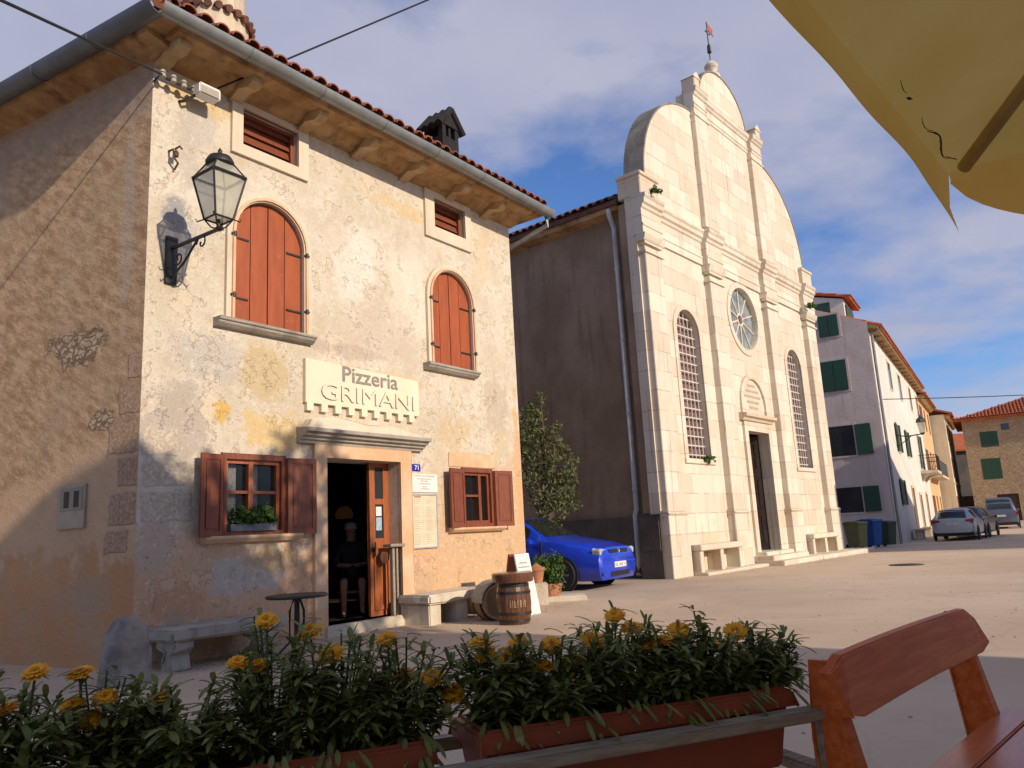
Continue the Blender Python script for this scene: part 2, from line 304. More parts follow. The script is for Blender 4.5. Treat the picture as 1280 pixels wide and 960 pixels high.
def mat_render(name, c1, c2, c3, streak=0.4, bs=18, bump=0.4, big_s=0.8):
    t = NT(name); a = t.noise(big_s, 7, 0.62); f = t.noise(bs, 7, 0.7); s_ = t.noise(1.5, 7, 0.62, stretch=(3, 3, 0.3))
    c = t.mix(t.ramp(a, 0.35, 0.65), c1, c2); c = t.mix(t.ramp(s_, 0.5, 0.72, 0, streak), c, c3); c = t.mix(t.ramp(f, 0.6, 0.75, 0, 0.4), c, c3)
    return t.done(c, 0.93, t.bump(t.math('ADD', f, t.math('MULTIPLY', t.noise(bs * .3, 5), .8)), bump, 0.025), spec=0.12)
def mat_ground():
    t = NT('dusty_pale_paving'); big = t.noise(0.22, 6, 0.6); mid = t.noise(1.1, 7, 0.62); fn = t.noise(60, 5, 0.7); gr = t.noise(230, 3, 0.7)
    st = t.noise(0.55, 6, 0.6, stretch=(0.35, 1.6, 1), dist=0.6)
    c = t.mix(t.ramp(big, 0.35, 0.65), (0.49, 0.375, 0.27), (0.59, 0.465, 0.345))
    c = t.mix(t.ramp(mid, 0.5, 0.7, 0, 0.5), c, (0.43, 0.32, 0.225)); c = t.mix(t.ramp(st, 0.55, 0.7, 0, 0.45), c, (0.61, 0.49, 0.37))
    c = t.mix(t.ramp(fn, 0.55, 0.72, 0, 0.5), c, (0.28, 0.24, 0.20)); c = t.mix(t.ramp(gr, 0.58, 0.7, 0, 0.45), c, (0.57, 0.51, 0.43))
    ck = t.ramp(t.voro(0.35, 'DISTANCE_TO_EDGE', vec=t.comb(t.math('ADD', t.x, mid), t.math('ADD', t.y, t.math('MULTIPLY', big, 2.0)), 0.0)), 0.0, 0.012, 1, 0)
    c = t.mix(t.math('MULTIPLY', ck, 0.16), c, (0.22, 0.19, 0.15))
    stain = t.ramp(t.noise(0.7, 8, 0.7), 0.64, 0.70); c = t.mix(t.math('MULTIPLY', stain, 0.35), c, (0.27, 0.23, 0.19))
    h = t.math('ADD', t.math('MULTIPLY', fn, 0.5), t.math('MULTIPLY', gr, 0.3))
    return t.done(c, 0.9, t.bump(h, 0.5, 0.008, t.bump(mid, 0.25, 0.06)), spec=0.2)
def mat_wood(name, c1, c2, rough=0.35, scale=6, stretch=(1, 12, 12), spec=0.5, coat=0.0):
    t = NT(name); n = t.noise(scale, 7, 0.62, stretch=stretch, dist=0.4); b = t.noise(1.6, 4)
    c = t.mix(t.ramp(n, 0.36, 0.66), c1, c2); c = t.mix(t.ramp(b, 0.5, 0.7, 0, 0.3), c, tuple(x * .6 for x in c1))
    t.b.inputs['Coat Weight'].default_value = coat; t.b.inputs['Coat Roughness'].default_value = 0.2
    return t.done(c, rough, t.bump(n, 0.12, 0.004), spec=spec)
def mat_leaf(name, c1, c2, c3, trans=0.2):
    t = NT(name); g = t.N.new('ShaderNodeObjectInfo'); n = t.noise(9, 3); n2 = t.noise(40, 2)
    c = t.mix(t.ramp(n, 0.35, 0.65), c1, c2); c = t.mix(t.ramp(n2, 0.55, 0.7, 0, 0.7), c, c3)
    m = t.done(c, 0.6, None, spec=0.2)
    tr = t.N.new('ShaderNodeBsdfTranslucent'); mx = t.N.new('ShaderNodeMixShader'); mx.inputs[0].default_value = trans
    t.setin(tr.inputs[0], c); t.L.new(t.b.outputs[0], mx.inputs[1]); t.L.new(tr.outputs[0], mx.inputs[2]); t.L.new(mx.outputs[0], t.N['Material Output'].inputs[0])
    return m
def mat_glass(name, col=(0.02, 0.025, 0.03), rough=0.05):
    t = NT(name); n = t.noise(1.3, 3); return t.done(t.mix(t.ramp(n, .3, .7), col, tuple(c * 1.5 for c in col)), rough, t.bump(t.noise(2.0, 2), 0.03, 0.02), spec=0.8)
def mat_canvas():
    t = NT('ochre_parasol_canvas'); n = t.noise(3, 5); w = t.noise(180, 2); c = t.mix(t.ramp(n, .3, .7), (0.78, 0.52, 0.12), (0.84, 0.58, 0.16))
    c = t.mix(t.ramp(t.noise(4.5, 8, 0.7), 0.63, 0.68, 0, 0.3), c, (0.30, 0.22, 0.10))
    m = t.done(c, 0.85, t.bump(t.math('ADD', w, t.math('MULTIPLY', n, 3.0)), 0.15, 0.004), spec=0.1)
    tr = t.N.new('ShaderNodeBsdfTranslucent'); mx = t.N.new('ShaderNodeMixShader'); mx.inputs[0].default_value = 0.55
    t.setin(tr.inputs[0], c); t.L.new(t.b.outputs[0], mx.inputs[1]); t.L.new(tr.outputs[0], mx.inputs[2]); t.L.new(mx.outputs[0], t.N['Material Output'].inputs[0])
    return m
def mat_tile(name, c1, c2, c3):
    t = NT(name); n = t.voro(3.1, out='Color'); n2 = t.noise(6, 7, 0.65); g = t.N.new('ShaderNodeSeparateColor'); t.L.new(n, g.inputs[0])
    c = t.mix(g.outputs[0], c1, c2); c = t.mix(t.ramp(n2, 0.5, 0.68, 0, 0.8), c, c3)
    return t.done(c, 0.85, t.bump(n2, 0.3, 0.01), spec=0.2)
def mat_seeglass(name):
    t = NT(name); m = t.done((0.02, 0.022, 0.024), 0.04, t.bump(t.noise(2.0, 2), 0.04, 0.02), spec=0.8)
    tr = t.N.new('ShaderNodeBsdfTransparent'); mx = t.N.new('ShaderNodeMixShader'); mx.inputs[0].default_value = 0.72
    t.L.new(t.b.outputs[0], mx.inputs[1]); t.L.new(tr.outputs[0], mx.inputs[2]); t.L.new(mx.outputs[0], t.N['Material Output'].inputs[0]); return m
PL_F = mat_facade(); PL_L = mat_roughwall(); CH = mat_church(); GRD = mat_ground()
SURR = mat_render('warm_stone_surround', (0.64, 0.40, 0.23), (0.70, 0.52, 0.35), (0.52, 0.28, 0.15), 0.5, 30, 0.3, 2.0)
SURR_P = mat_render('pale_stone_surround', (0.66, 0.56, 0.43), (0.70, 0.61, 0.48), (0.50, 0.40, 0.29), 0.5, 30, 0.3, 2.0)
GSTONE = mat_render('weathered_grey_stone', (0.36, 0.33, 0.28), (0.46, 0.42, 0.36), (0.20, 0.18, 0.15), 0.6, 16, 0.7, 2.5)
BSTONE = mat_render('blue_grey_boulder', (0.19, 0.175, 0.165), (0.36, 0.325, 0.28), (0.50, 0.38, 0.25), 0.5, 14, 1.0, 5.0)
PSTONE = mat_render('pale_bench_stone', (0.58, 0.50, 0.38), (0.66, 0.59, 0.47), (0.40, 0.33, 0.24), 0.5, 18, 0.6, 2.0)
CORN = mat_render('ochre_eaves_plaster', (0.32, 0.18, 0.08), (0.50, 0.33, 0.17), (0.15, 0.09, 0.05), 0.8, 9, 0.6, 2.2)
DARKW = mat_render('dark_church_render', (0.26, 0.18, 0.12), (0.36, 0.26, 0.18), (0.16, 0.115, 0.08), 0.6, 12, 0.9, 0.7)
RED = simple('brick_red_shutter_paint', (0.34, 0.075, 0.026), 0.55, 0.14, 5, 0.1, 50, wear=None)
REDW = simple('worn_red_shutter_paint', (0.345, 0.080, 0.024), 0.6, 0.14, 3, 0.15, 60, stretch=(4, 4, 0.6), wear=(0.40, 0.12, 0.055))
BRN = mat_wood('red_brown_window_wood', (0.17, 0.045, 0.02), (0.25, 0.07, 0.03), 0.5, 6, (8, 8, 0.8))
DOORW = mat_wood('orange_brown_door_wood', (0.30, 0.085, 0.03), (0.42, 0.13, 0.045), 0.45, 5, (8, 8, 0.7))
BENCHW = mat_wood('varnished_red_brown_wood', (0.50, 0.095, 0.016), (0.64, 0.16, 0.035), 0.45, 3, (1.2, 14, 14), 0.15, 0.0)
BENCHS = mat_wood('glossy_seat_planks', (0.48, 0.11, 0.032), (0.60, 0.17, 0.055), 0.3, 3, (1.2, 14, 14), 0.4, 0.15)
GREYW = mat_wood('grey_weathered_rail', (0.27, 0.225, 0.17), (0.40, 0.345, 0.27), 0.8, 5, (2, 14, 14), 0.2)
BARR = mat_wood('dark_barrel_oak', (0.09, 0.035, 0.018), (0.17, 0.07, 0.035), 0.3, 6, (10, 10, 1), 0.5, 0.3)
TUBW = mat_wood('light_tub_wood', (0.30, 0.18, 0.09), (0.42, 0.27, 0.14), 0.6, 6, (10, 1, 10))
IRON = simple('black_wrought_iron', (0.018, 0.017, 0.017), 0.5, 0.3, 20, 0.2, 80, spec=0.5)
STEEL = simple('dark_steel_hoop', (0.06, 0.055, 0.05), 0.4, 0.3, 12, 0.1, 60, metal=0.7)
ZINC = simple('zinc_gutter_metal', (0.25, 0.265, 0.265), 0.45, 0.15, 4, 0.05, 40, metal=0.35)
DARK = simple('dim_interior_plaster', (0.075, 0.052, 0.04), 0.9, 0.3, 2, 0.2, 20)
BLACK = simple('black_rubber', (0.015, 0.015, 0.016), 0.75, 0.2, 30, 0.1, 80)
WHITE = simple('white_painted_board', (0.74, 0.72, 0.67), 0.6, 0.06, 3, 0.05, 60, wear=(0.60, 0.56, 0.49))
CREAM = simple('cream_sign_paint', (0.74, 0.67, 0.50), 0.7, 0.06, 1.5, 0.08, 40, wear=(0.68, 0.60, 0.45))
PINKE = simple('faded_pink_letter_edge', (0.52, 0.36, 0.31), 0.7, 0.15, 9, 0.0)
LETT = simple('grey_brown_letter_paint', (0.27, 0.235, 0.20), 0.7, 0.25, 30, 0.0)
INK = simple('faded_print_ink', (0.34, 0.32, 0.29), 0.8, 0.2, 40, 0.0)
_lt = NT('dusty_lantern_glass'); _n = _lt.noise(5, 5); _lt.done(_lt.mix(_lt.ramp(_n, .3, .7), (.46, .46, .36), (.58, .57, .46)), .3, None, spec=.5)
_tr = _lt.N.new('ShaderNodeBsdfTransparent'); _mx = _lt.N.new('ShaderNodeMixShader'); _mx.inputs[0].default_value = .45; _lt.L.new(_lt.b.outputs[0], _mx.inputs[1]); _lt.L.new(_tr.outputs[0], _mx.inputs[2]); _lt.L.new(_mx.outputs[0], _lt.N['Material Output'].inputs[0]); LGLASS = _lt.mat
BLUEP = simple('blue_number_enamel', (0.015, 0.02, 0.36), 0.35, 0.1, 10, 0.0)
MENU = simple('yellowed_menu_sheet', (0.66, 0.58, 0.42), 0.6, 0.08, 4, 0.0)
ALU = simple('dull_aluminium', (0.55, 0.56, 0.57), 0.4, 0.1, 8, 0.0, metal=0.5)
HGLASS = mat_seeglass('clear_window_glass'); GLASS = mat_glass('dark_window_glass'); CGLASS = mat_glass('car_window_glass', (0.012, 0.015, 0.014), 0.06)
CURT = simple('white_lace_curtain', (0.55, 0.56, 0.55), 0.9, 0.2, 30, 0.3, 30)
TERRA = simple('terracotta_box_plastic', (0.30, 0.075, 0.035), 0.5, 0.15, 4, 0.08, 60)
TERR2 = simple('terracotta_pot_clay', (0.38, 0.17, 0.09), 0.8, 0.2, 8, 0.2, 40)
SOIL = simple('dark_potting_soil', (0.035, 0.024, 0.016), 0.95, 0.4, 30, 0.8, 60)
LEAF_F = mat_leaf('flower_leaf_green', (0.16, 0.195, 0.052), (0.22, 0.255, 0.075), (0.34, 0.33, 0.13))
LEAF_B = mat_leaf('bush_leaf_green', (0.05, 0.10, 0.025), (0.085, 0.15, 0.035), (0.13, 0.18, 0.05))
LEAF_T = mat_leaf('olive_leaf_green', (0.11, 0.13, 0.05), (0.17, 0.185, 0.075), (0.25, 0.25, 0.12), 0.3)
STEM = simple('green_stem', (0.09, 0.11, 0.04), 0.7, 0.2, 20, 0.0)
BARK = simple('grey_brown_bark', (0.14, 0.105, 0.075), 0.95, 0.35, 8, 0.8, 14)
PETAL = simple('golden_yellow_petal', (0.95, 0.43, 0.008), 0.6, 0.12, 60, 0.1, 90)
PETC = simple('orange_flower_heart', (0.85, 0.34, 0.008), 0.7, 0.2, 90, 0.5, 200)
CANVAS = mat_canvas()
TILE = mat_tile('old_red_roof_tile', (0.36, 0.12, 0.06), (0.24, 0.085, 0.05), (0.15, 0.09, 0.065))
TILEN = mat_tile('bright_orange_roof_tile', (0.52, 0.15, 0.06), (0.42, 0.11, 0.045), (0.34, 0.10, 0.05))
TILED = mat_tile('dark_lichen_roof_tile', (0.20, 0.09, 0.06), (0.13, 0.065, 0.05), (0.075, 0.055, 0.045))

# ------------------------------------------------------------------ ground and street
def gz(x, y): return -0.15 * math.exp(-((y - 38) / 9.0) ** 2) if y > 0 else 0.0
def grid_ground():
    mb = MB(); xs = [-600, -250, -100, -50] + list(range(-30, 81, 3)) + [110, 180, 300, 600]; ys = [-600, -250, -100, -50] + list(range(-30, 91, 3)) + [120, 200, 350, 600, 900]
    nx = len(xs); vv = [(x, y, gz(x, y)) for y in ys for x in xs]
    mb.add(vv, [(j * nx + i, j * nx + i + 1, (j + 1) * nx + i + 1, (j + 1) * nx + i) for j in range(len(ys) - 1) for i in range(nx - 1)])
    return mb.build('ground', GRD, smooth=True, angle=80)
meta(grid_ground(), kind='structure')

# ------------------------------------------------------------------ the pizzeria house (local: X along the facade, Y into the house)
HO = Vector((-3.9437, 8.1254, 0)); HROT = 54.0
SC = 0.92
def U(u): return u * SC
def H(z): return 1.15 + (z - 1.15) * SC
def UP(l): return [(U(a), H(b)) for a, b in l]
def hworld(u, y, z=0.0):
    d = hd(36); n = hd(-54); return HO + d * u + n * y + Vector((0, 0, z))
house = thing('pizzeria_house', 'old two storey plaster house with brick red arched shutters and a pizzeria sign', 'house', HO, HROT)
LD = Vector((-0.1219, 0.9925, 0)); LN = Vector((0.9925, 0.1219, 0))     # left wall runs back and a little outwards
FW, SOF = U(7.45), H(7.38)
rings = dict(s1=rect(1.27, 2.21, 6.58, 7.13), s2=rect(5.17, 6.02, 6.55, 7.10), a1=arch(1.18, 2.30, 4.05, 5.29), a2=arch(5.02, 6.10, 4.03, 5.25),
             l1=rect(1.08, 1.97, 1.33, 2.29), l2=rect(5.70, 6.47, 1.33, 2.27), d=rect(2.69, 4.15, 0.05, 2.34))
mb = MB(); mb.panel([(0, -0.1), (FW, -0.1), (FW, SOF + .02), (0, SOF + .02)], [UP(r) for r in rings.values()], 0.0, 0.42, back=True)
mb.build('plaster_facade', PL_F, house)
def TL(p): return LD * p.x + LN * p.y + Vector((0, 0, p.z))
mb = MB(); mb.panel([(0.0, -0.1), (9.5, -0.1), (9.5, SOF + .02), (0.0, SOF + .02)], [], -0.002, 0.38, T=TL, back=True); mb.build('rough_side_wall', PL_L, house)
B1 = LD * 9.5; mb = MB()
mb.add([(FW, 0.0, -.1), (FW, 9.0, -.1), (FW, 9.0, SOF), (FW, 0.0, SOF)], [(0, 1, 2, 3)]); mb.add([(FW, 9.0, -.1), (B1.x, B1.y, -.1), (B1.x, B1.y, SOF), (FW, 9.0, SOF)], [(0, 1, 2, 3)])
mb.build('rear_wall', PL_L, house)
# dim room behind the openings
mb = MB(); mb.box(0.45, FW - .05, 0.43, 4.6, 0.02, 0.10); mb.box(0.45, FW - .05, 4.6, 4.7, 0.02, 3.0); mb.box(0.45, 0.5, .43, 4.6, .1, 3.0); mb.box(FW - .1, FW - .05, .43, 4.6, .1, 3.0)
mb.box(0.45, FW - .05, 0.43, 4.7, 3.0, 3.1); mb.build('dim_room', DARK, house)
mb = MB(); mb.box(U(2.62), U(4.2), -0.10, 0.42, -0.05, H(0.05)); mb.build('doorstep', PSTONE, house, bevel=0.015)

def surround(name, outer, inner, mat, proud=0.045, rough=0.0):
    m = MB(); m.panel(UP(outer), [UP(inner)], -proud, 0.03); return m.build(name, mat, house, bevel=0.0)
# attic windows with closed louvred shutters
for (o_, i_) in ((rect(1.10, 2.39, 6.42, 7.22), rings['s1']), (rect(4.93, 6.19, 6.33, 7.21), rings['s2'])):
    fr = surround('attic_window', o_, i_, SURR_P)
    u0, u1, z0, z1 = U(i_[0][0]), U(i_[1][0]), H(i_[0][1]), H(i_[2][1])
    m = MB()
    for k in range(4): m.add([(u0 + .01, .10 + .0, z0 + (z1 - z0) * k / 4), (u1 - .01, .10, z0 + (z1 - z0) * k / 4), (u1 - .01, .14, z0 + (z1 - z0) * (k + 1) / 4 - .004), (u0 + .01, .14, z0 + (z1 - z0) * (k + 1) / 4 - .004)], [(0, 1, 2, 3)])
    m.box(u0, u1, .15, .19, z0, z1); m.build('louvred_shutter', BRN, fr)
    m = MB(); m.panel(rect(u0, u1, z0, z1), [rect(u0 + .05, u1 - .05, z0 + .04, z1 - .04)], .07, .14); m.build('frame', BRN, fr)
# arched windows, shutters closed
for (r, so, sill) in ((rings['a1'], arch(1.05, 2.43, 4.05, 5.29), (0.90, 2.45, 3.94, 4.05)), (rings['a2'], arch(4.90, 6.22, 4.03, 5.25), (4.80, 6.16, 3.92, 4.03))):
    fr = surround('arched_window', so, r, SURR_P, 0.05)
    ru = UP(r); u0, u1, z0 = ru[0][0], ru[1][0], ru[0][1]; zs = ru[2][1]; rad = (u1 - u0) / 2; cu = (u0 + u1) / 2; sq = SC * 0 + (max(p[1] for p in ru) - zs) / rad
    m = MB(); m.panel([(cu + (a - cu) * 1.10, zs + (b - zs) * (1.10 if b > zs else 1)) for a, b in ru], [[(cu + (a - cu) * 1.03, zs + (b - zs) * (1.03 if b > zs else 1)) for a, b in ru]], -0.075, -0.05); m.build('moulding', SURR, fr)
    for half in (0, 1):
        leaf = None
        for k in range(2):
            a0 = u0 + (u1 - u0) * (half * 2 + k) / 4 + .007; a1 = u0 + (u1 - u0) * (half * 2 + k + 1) / 4 - .007
            def top(a): return zs + sq * math.sqrt(max(0, rad ** 2 - (a - cu) ** 2)) - .012
            pts = [(a0, z0 + .015), (a1, z0 + .015)] + [(a1 + (a0 - a1) * i / 6, top(a1 + (a0 - a1) * i / 6)) for i in range(7)]
            leaf = leaf or MB(); leaf.prism(pts, .03 + .004 * k, .07)
        so_ = leaf.build('shutter_leaf', REDW, fr)
        for zz in (z0 + .32, zs - .05):
            hb = MB()
            xa = u0 - .07 if half == 0 else u1 + .07; xb = u0 + .28 if half == 0 else u1 - .28
            hb.box(min(xa, xb) + .05, max(xa, xb) - .05, .018, .032, zz - .012, zz + .012); hb.lathe([(.018, -.03), (.018, .03)], (u0 - .03 if half == 0 else u1 + .03, -.075, zz), 8)
            hb.box(min(xa, u0 if half == 0 else u1), max(xa, u0 if half == 0 else u1), -.075, -.052, zz - .012, zz + .012)
            hb.build('hinge', IRON, so_)
    a, b, c, d = sill; m = MB(); m.prism([(-.15, H(d)), (-.15, H(d) - .03), (-.12, H(d) - .04), (-.12, H(d) - .06), (-.06, H(c)), (.05, H(c)), (.05, H(d))], U(a), U(b), axis='x')
    m.build('sill', GSTONE, fr, bevel=0.006, rough=0.006)
# lower windows with open panelled shutters
def leaf_panel(name, w, h, t, mat, parent, T):
    m = MB(); m.box(0, w, 0, t, 0, h, T=T); e = .055
    m.panel(rect(0, w, 0, h), [rect(e, w - e, e * 1.2, h - e * 1.2)], -.012, .001, T=T); m.prism([(e + .03, e * 1.2 + .03), (w - e - .03, e * 1.2 + .03), (w - e - .03, h - e * 1.2 - .03), (e + .03, h - e * 1.2 - .03)], -.008, .001, T=T)
    return m.build(name, mat, parent, bevel=0.004)
for (r, la, lb, angl, angr, sill) in ((rings['l1'], .68, 2.43, 12, 8, (.79, 2.23, 1.22, 1.31)), (rings['l2'], 5.20, 6.93, 10, 10, (5.28, 6.75, 1.22, 1.30))):
    u0, u1, z0, z1 = U(r[0][0]), U(r[1][0]), H(r[0][1]), H(r[2][1])
    m = MB(); m.panel(rect(u0 - .03, u1 + .03, z0 - .03, z1 + .04), [rect(u0 + .03, u1 - .03, z0 + .03, z1 - .03)], -.03, .06); win = m.build('casement_window', BRN, house, bevel=.004)
    m = MB(); mu = u0 + (u1 - u0) * (.47 if r is rings['l1'] else .62); m.box(mu - .035, mu + .03, .01, .07, z0 + .03, z1 - .03); m.box(u0 + .03, mu if r is rings['l2'] else u1 - .08, .02, .06, z0 + (z1 - z0) * .52, z0 + (z1 - z0) * .52 + .035)
    m.panel(rect(u0 + .03, u1 - .03, z0 + .03, z1 - .03), [rect(u0 + .075, u1 - .075, z0 + .075, z1 - .075)], .015, .065); m.build('glazing_bar', DOORW if r is rings['l1'] else BRN, win)
    m = MB(); m.box(u0 + .03, u1 - .03, .072, .078, z0 + .03, z1 - .03); m.build('pane', HGLASS, win)
    wl_ = U(r[0][0] - la); wr_ = U(lb - r[1][0])
    def TSl(p, a=angl, x=u0 - .03, z=z0 - .03): c_, s_ = math.cos(R(a)), math.sin(R(a)); return Vector((x - p.x * c_ + p.y * s_, -.035 - p.x * s_ + (-.03 + p.y) * 0 - (.03 - p.y), z + p.z))
    def TSr(p, a=angr, x=u1 + .03, z=z0 - .03): c_, s_ = math.cos(R(a)), math.sin(R(a)); return Vector((x + p.x * c_ - p.y * s_, -.035 - p.x * s_ - (.03 - p.y), z + p.z))
    for T_, w_ in ((TSl, wl_), (TSr, wr_)):
        lf = leaf_panel('panelled_shutter', w_ - .03, z1 - z0 + .04, .03, BRN, win, T_)
    a, b, c, d = sill; m = MB(); m.prism([(-.12, H(d)), (-.12, H(d) - .03), (-.06, H(c)), (.04, H(c)), (.04, H(d))], U(a), U(b), axis='x'); m.build('sill', SURR, win, bevel=.006, rough=.005)
    if r is rings['l1']:
        m = MB(); m.box(u0 + .05, u0 + .25, .12, .13, z0, z1); m.box(mu + .05, mu + .17, .13, .14, z0, z1); m.build('curtain', CURT, win)
    else:
        m = MB(); m.panel(UP(rect(5.35, 6.62, 2.33, 2.56)), [], -.012, .0); m.build('stone_header', SURR, win, bevel=.006)
# door
ds = MB(); ds.panel(UP([(2.47, -.05), (2.69, -.05), (2.69, 2.34), (4.15, 2.34), (4.15, -.05), (4.40, -.05), (4.40, 2.53), (2.47, 2.53)]), [], -.05, .02); ds.box(U(2.47) - .02, U(2.69), -.07, .03, -.05, .14); ds.box(U(4.15), U(4.40) + .02, -.07, .03, -.05, .14)
door = ds.build('doorway', SURR, house, bevel=.008)
cprof = [(.02, H(2.53)), (-.06, H(2.53)), (-.07, H(2.57)), (-.11, H(2.575)), (-.12, H(2.61)), (-.17, H(2.62)), (-.19, H(2.66)), (-.24, H(2.67)), (-.25, H(2.72)), (.02, H(2.75))]
m = MB(); m.prism(cprof, U(2.20), U(4.66), axis='x'); m.build('cornice', GSTONE, door, rough=.004)
m = MB(); m.prism([(2.25 * SC, H(2.73)), (4.6 * SC, H(2.73)), (4.5 * SC, H(2.80)), (3.9 * SC, H(2.86)), (3.4 * SC, H(2.85)), (2.8 * SC, H(2.9)), (2.35 * SC, H(2.86))], -.14, .0); m.build('mortar_ledge', SURR_P, door, bevel=.02, rough=.02)
m = MB(); x0, x1 = U(3.74), U(4.15); zz0, zz1 = H(.05), H(2.34); yy = .20
m.box(x0, x1, yy, yy + .05, zz0, zz0 + .95); m.panel(rect(x0, x1, zz0 + .95, zz1), [rect(x0 + .11, x1 - .11, zz0 + 1.05, zz0 + 1.52), rect(x0 + .11, x1 - .11, zz0 + 1.60, zz1 - .06)], yy, yy + .05, back=True)
m.panel(rect(x0 + .06, x1 - .06, zz0 + .08, zz0 + .9), [rect(x0 + .11, x1 - .11, zz0 + .14, zz0 + .84)], yy - .015, yy); lf = m.build('door_leaf', DOORW, door, bevel=.004)
m = MB(); m.box(x0 + .1, x1 - .1, yy + .02, yy + .026, zz0 + 1.0, zz1 - .04); m.build('pane', GLASS, lf)
m = MB(); m.box(x0 + .13, x1 - .14, yy + .008, yy + .016, zz0 + 1.36, zz0 + 1.49); m.build('white_sticker', WHITE, lf); m = MB(); m.box(x0 + .13, x1 - .14, yy + .008, yy + .016, zz0 + 1.16, zz0 + 1.34); m.build('blue_sticker', simple('pale_blue_sticker', (.34, .48, .60), .5, .2, 14, 0), lf)
m = MB(); m.tube([(x0 + .05, yy - .05, zz0 + .80), (x0 + .05, yy - .05, zz0 + 1.0)], .012); m.lathe([(.0, 0), (.03, .004), (.03, .02), (.0, .03)], (x0 + .05, yy - .035, zz0 + .90), 10, axis='y'); m.build('handle', IRON, lf)
CORBM = mat_render('tan_corbel_stone', (.46, .31, .17), (.55, .40, .24), (.28, .18, .10), .5, 24, .5, 3)
# eaves: soffit, corbels, gutters
E0 = Vector((-.32, -.69, 0)); EL = E0 + LD * 10.4; ER = Vector((7.17, -.69, 0)); EB = Vector((7.17, 9.6, 0))
m = MB(); pl = [(E0.x + .02, E0.y + .04), (ER.x, ER.y + .04), (EB.x, EB.y), (EL.x + .02, EL.y)]; m.prism(pl, SOF, SOF + .05, axis='z'); m.build('eaves_soffit', CORN, house)
m = MB(); m.prism([(-.62, SOF + .002), (-.58, SOF - .05), (-.45, SOF - .07), (-.30, SOF - .03), (-.12, SOF - .14), (.0, SOF - .16), (.0, SOF + .002)], -.05, FW + .05, axis='x'); m.build('cove_moulding', CORN, house, smooth=True, angle=30)
def TLe(p): return Vector((0, 0, 0)) + LD * p.x + LN * p.y + Vector((0, 0, p.z))
m = MB(); m.prism([(-.33, SOF + .002), (-.3, SOF - .05), (-.1, SOF - .08), (.0, SOF - .12), (.0, SOF + .002)], -.3, 9.6, axis='x', T=TLe); m.build('cove_moulding', CORN, house, smooth=True, angle=30)
for uc in (0.10, 1.15, 2.27, 3.34, 4.42, 5.56, 6.60):
    m = MB(); uu = U(uc); m.prism([(-.50, SOF - .04), (-.50, SOF - .12), (-.40, SOF - .17), (-.22, SOF - .14), (0, SOF - .22), (0, SOF - .04)], uu - .085, uu + .085, axis='x'); m.build('corbel', CORBM, house, bevel=.012, rough=.006)
GZ = H(7.44); ZINC_SHADED = simple('slate_grey_gutter', (.13, .145, .16), .5, .15, 4, .05, 40, metal=.2)  # darker zinc for the left gutter, its shade put into the colour
def gutter(p0, p1, r=.072):
    m = MB(); p0, p1 = Vector(p0), Vector(p1); d = (p1 - p0).normalized(); s_ = d.cross(Vector((0, 0, 1))); n = 10; vv = []
    for p in (p0, p1):
        for rr in (r, r - .008):
            for j in range(n + 1):
                a = math.pi * j / n; vv.append(p + s_ * (rr * math.cos(a)) - Vector((0, 0, rr * math.sin(a))))
    k = n + 1; ff = []
    for j in range(n): ff += [(j, j + 1, 2 * k + j + 1, 2 * k + j), (k + j, k + j + 1, 3 * k + j + 1, 3 * k + j), (j, j + 1, k + j + 1, k + j), (2 * k + j, 2 * k + j + 1, 3 * k + j + 1, 3 * k + j)]
    ff += [(0, k, 3 * k, 2 * k), (n, k + n, 3 * k + n, 2 * k + n)]; m.add(vv, ff)
    L_ = (p1 - p0).length
    for i in range(1, int(L_ / 1.1)):
        q = p0 + d * (i * 1.1); m.tube([q + s_ * (r + .002) * math.cos(a) - Vector((0, 0, (r + .004) * math.sin(a))) for a in [math.pi * j / 8 for j in range(9)]], .007, 5)
    return m
gutter((E0.x - .02, E0.y - .02, GZ), (ER.x + .05, ER.y - .02, GZ), .108).build('gutter', ZINC, house, smooth=True)
gutter((E0.x - .03, E0.y - .03, GZ + .01), (EL.x - .03, EL.y, GZ + .0), .125).build('gutter', ZINC_SHADED, house, smooth=True)
m = MB(); m.tube([(ER.x + .02, ER.y + .05, GZ - .06), (ER.x + .02, ER.y + .05, GZ - .25), (FW + .16, .15, GZ - .55), (FW + .10, .30, GZ - .8), (FW + .10, .30, .1)], .045, 10); m.build('downpipe', ZINC, house, smooth=True)
# hipped roof of barrel tiles
SL = .44; ZE = H(7.50)
def tile_columns(m, org, along, up, length, maxlen, pitch=.205, rr=.088, course=.34, lift=.035, slope=SL, z0=ZE):
    n = int(length / pitch)
    for i in range(n):
        s0 = (i + .5) * pitch; Lm = maxlen(s0); 
        if Lm <= .1: continue
        k = max(1, int(Lm / course)); 
        for j in range(k):
            a0 = j * course - .03; a1 = a0 + course + .05; jz = random.uniform(-.006, .01); js = random.uniform(-.008, .008)
            ring0 = []; ring1 = []
            for q in range(7):
                t = math.pi * q / 6; off = rr * math.cos(t); h_ = rr * .85 * math.sin(t)
                for ring, a, hh in ((ring0, a0, lift + jz), (ring1, a1, jz - .0)):
                    p = org + along * (s0 + off * (1.0 if ring is ring0 else .86) + js) + up * a; ring.append(Vector((p.x, p.y, z0 + slope * a + h_ + hh)))
            m.add(ring0 + ring1, [(q, q + 1, 8 + q, 7 + q) for q in range(6)])
            if j == 0:  # thickness of the tile mouth
                inn = [Vector((p.x, p.y, p.z)) + (Vector(((org + along * s0).x, (org + along * s0).y, z0)) - p) * .16 for p in ring0]
                m.add(ring0 + inn, [(q, q + 1, 8 + q, 7 + q) for q in range(6)])
roof = MB(); RID = 4.3
zr = lambda d: ZE - .005 + SL * d
hipY = lambda x: 1.13 * (x + .32)
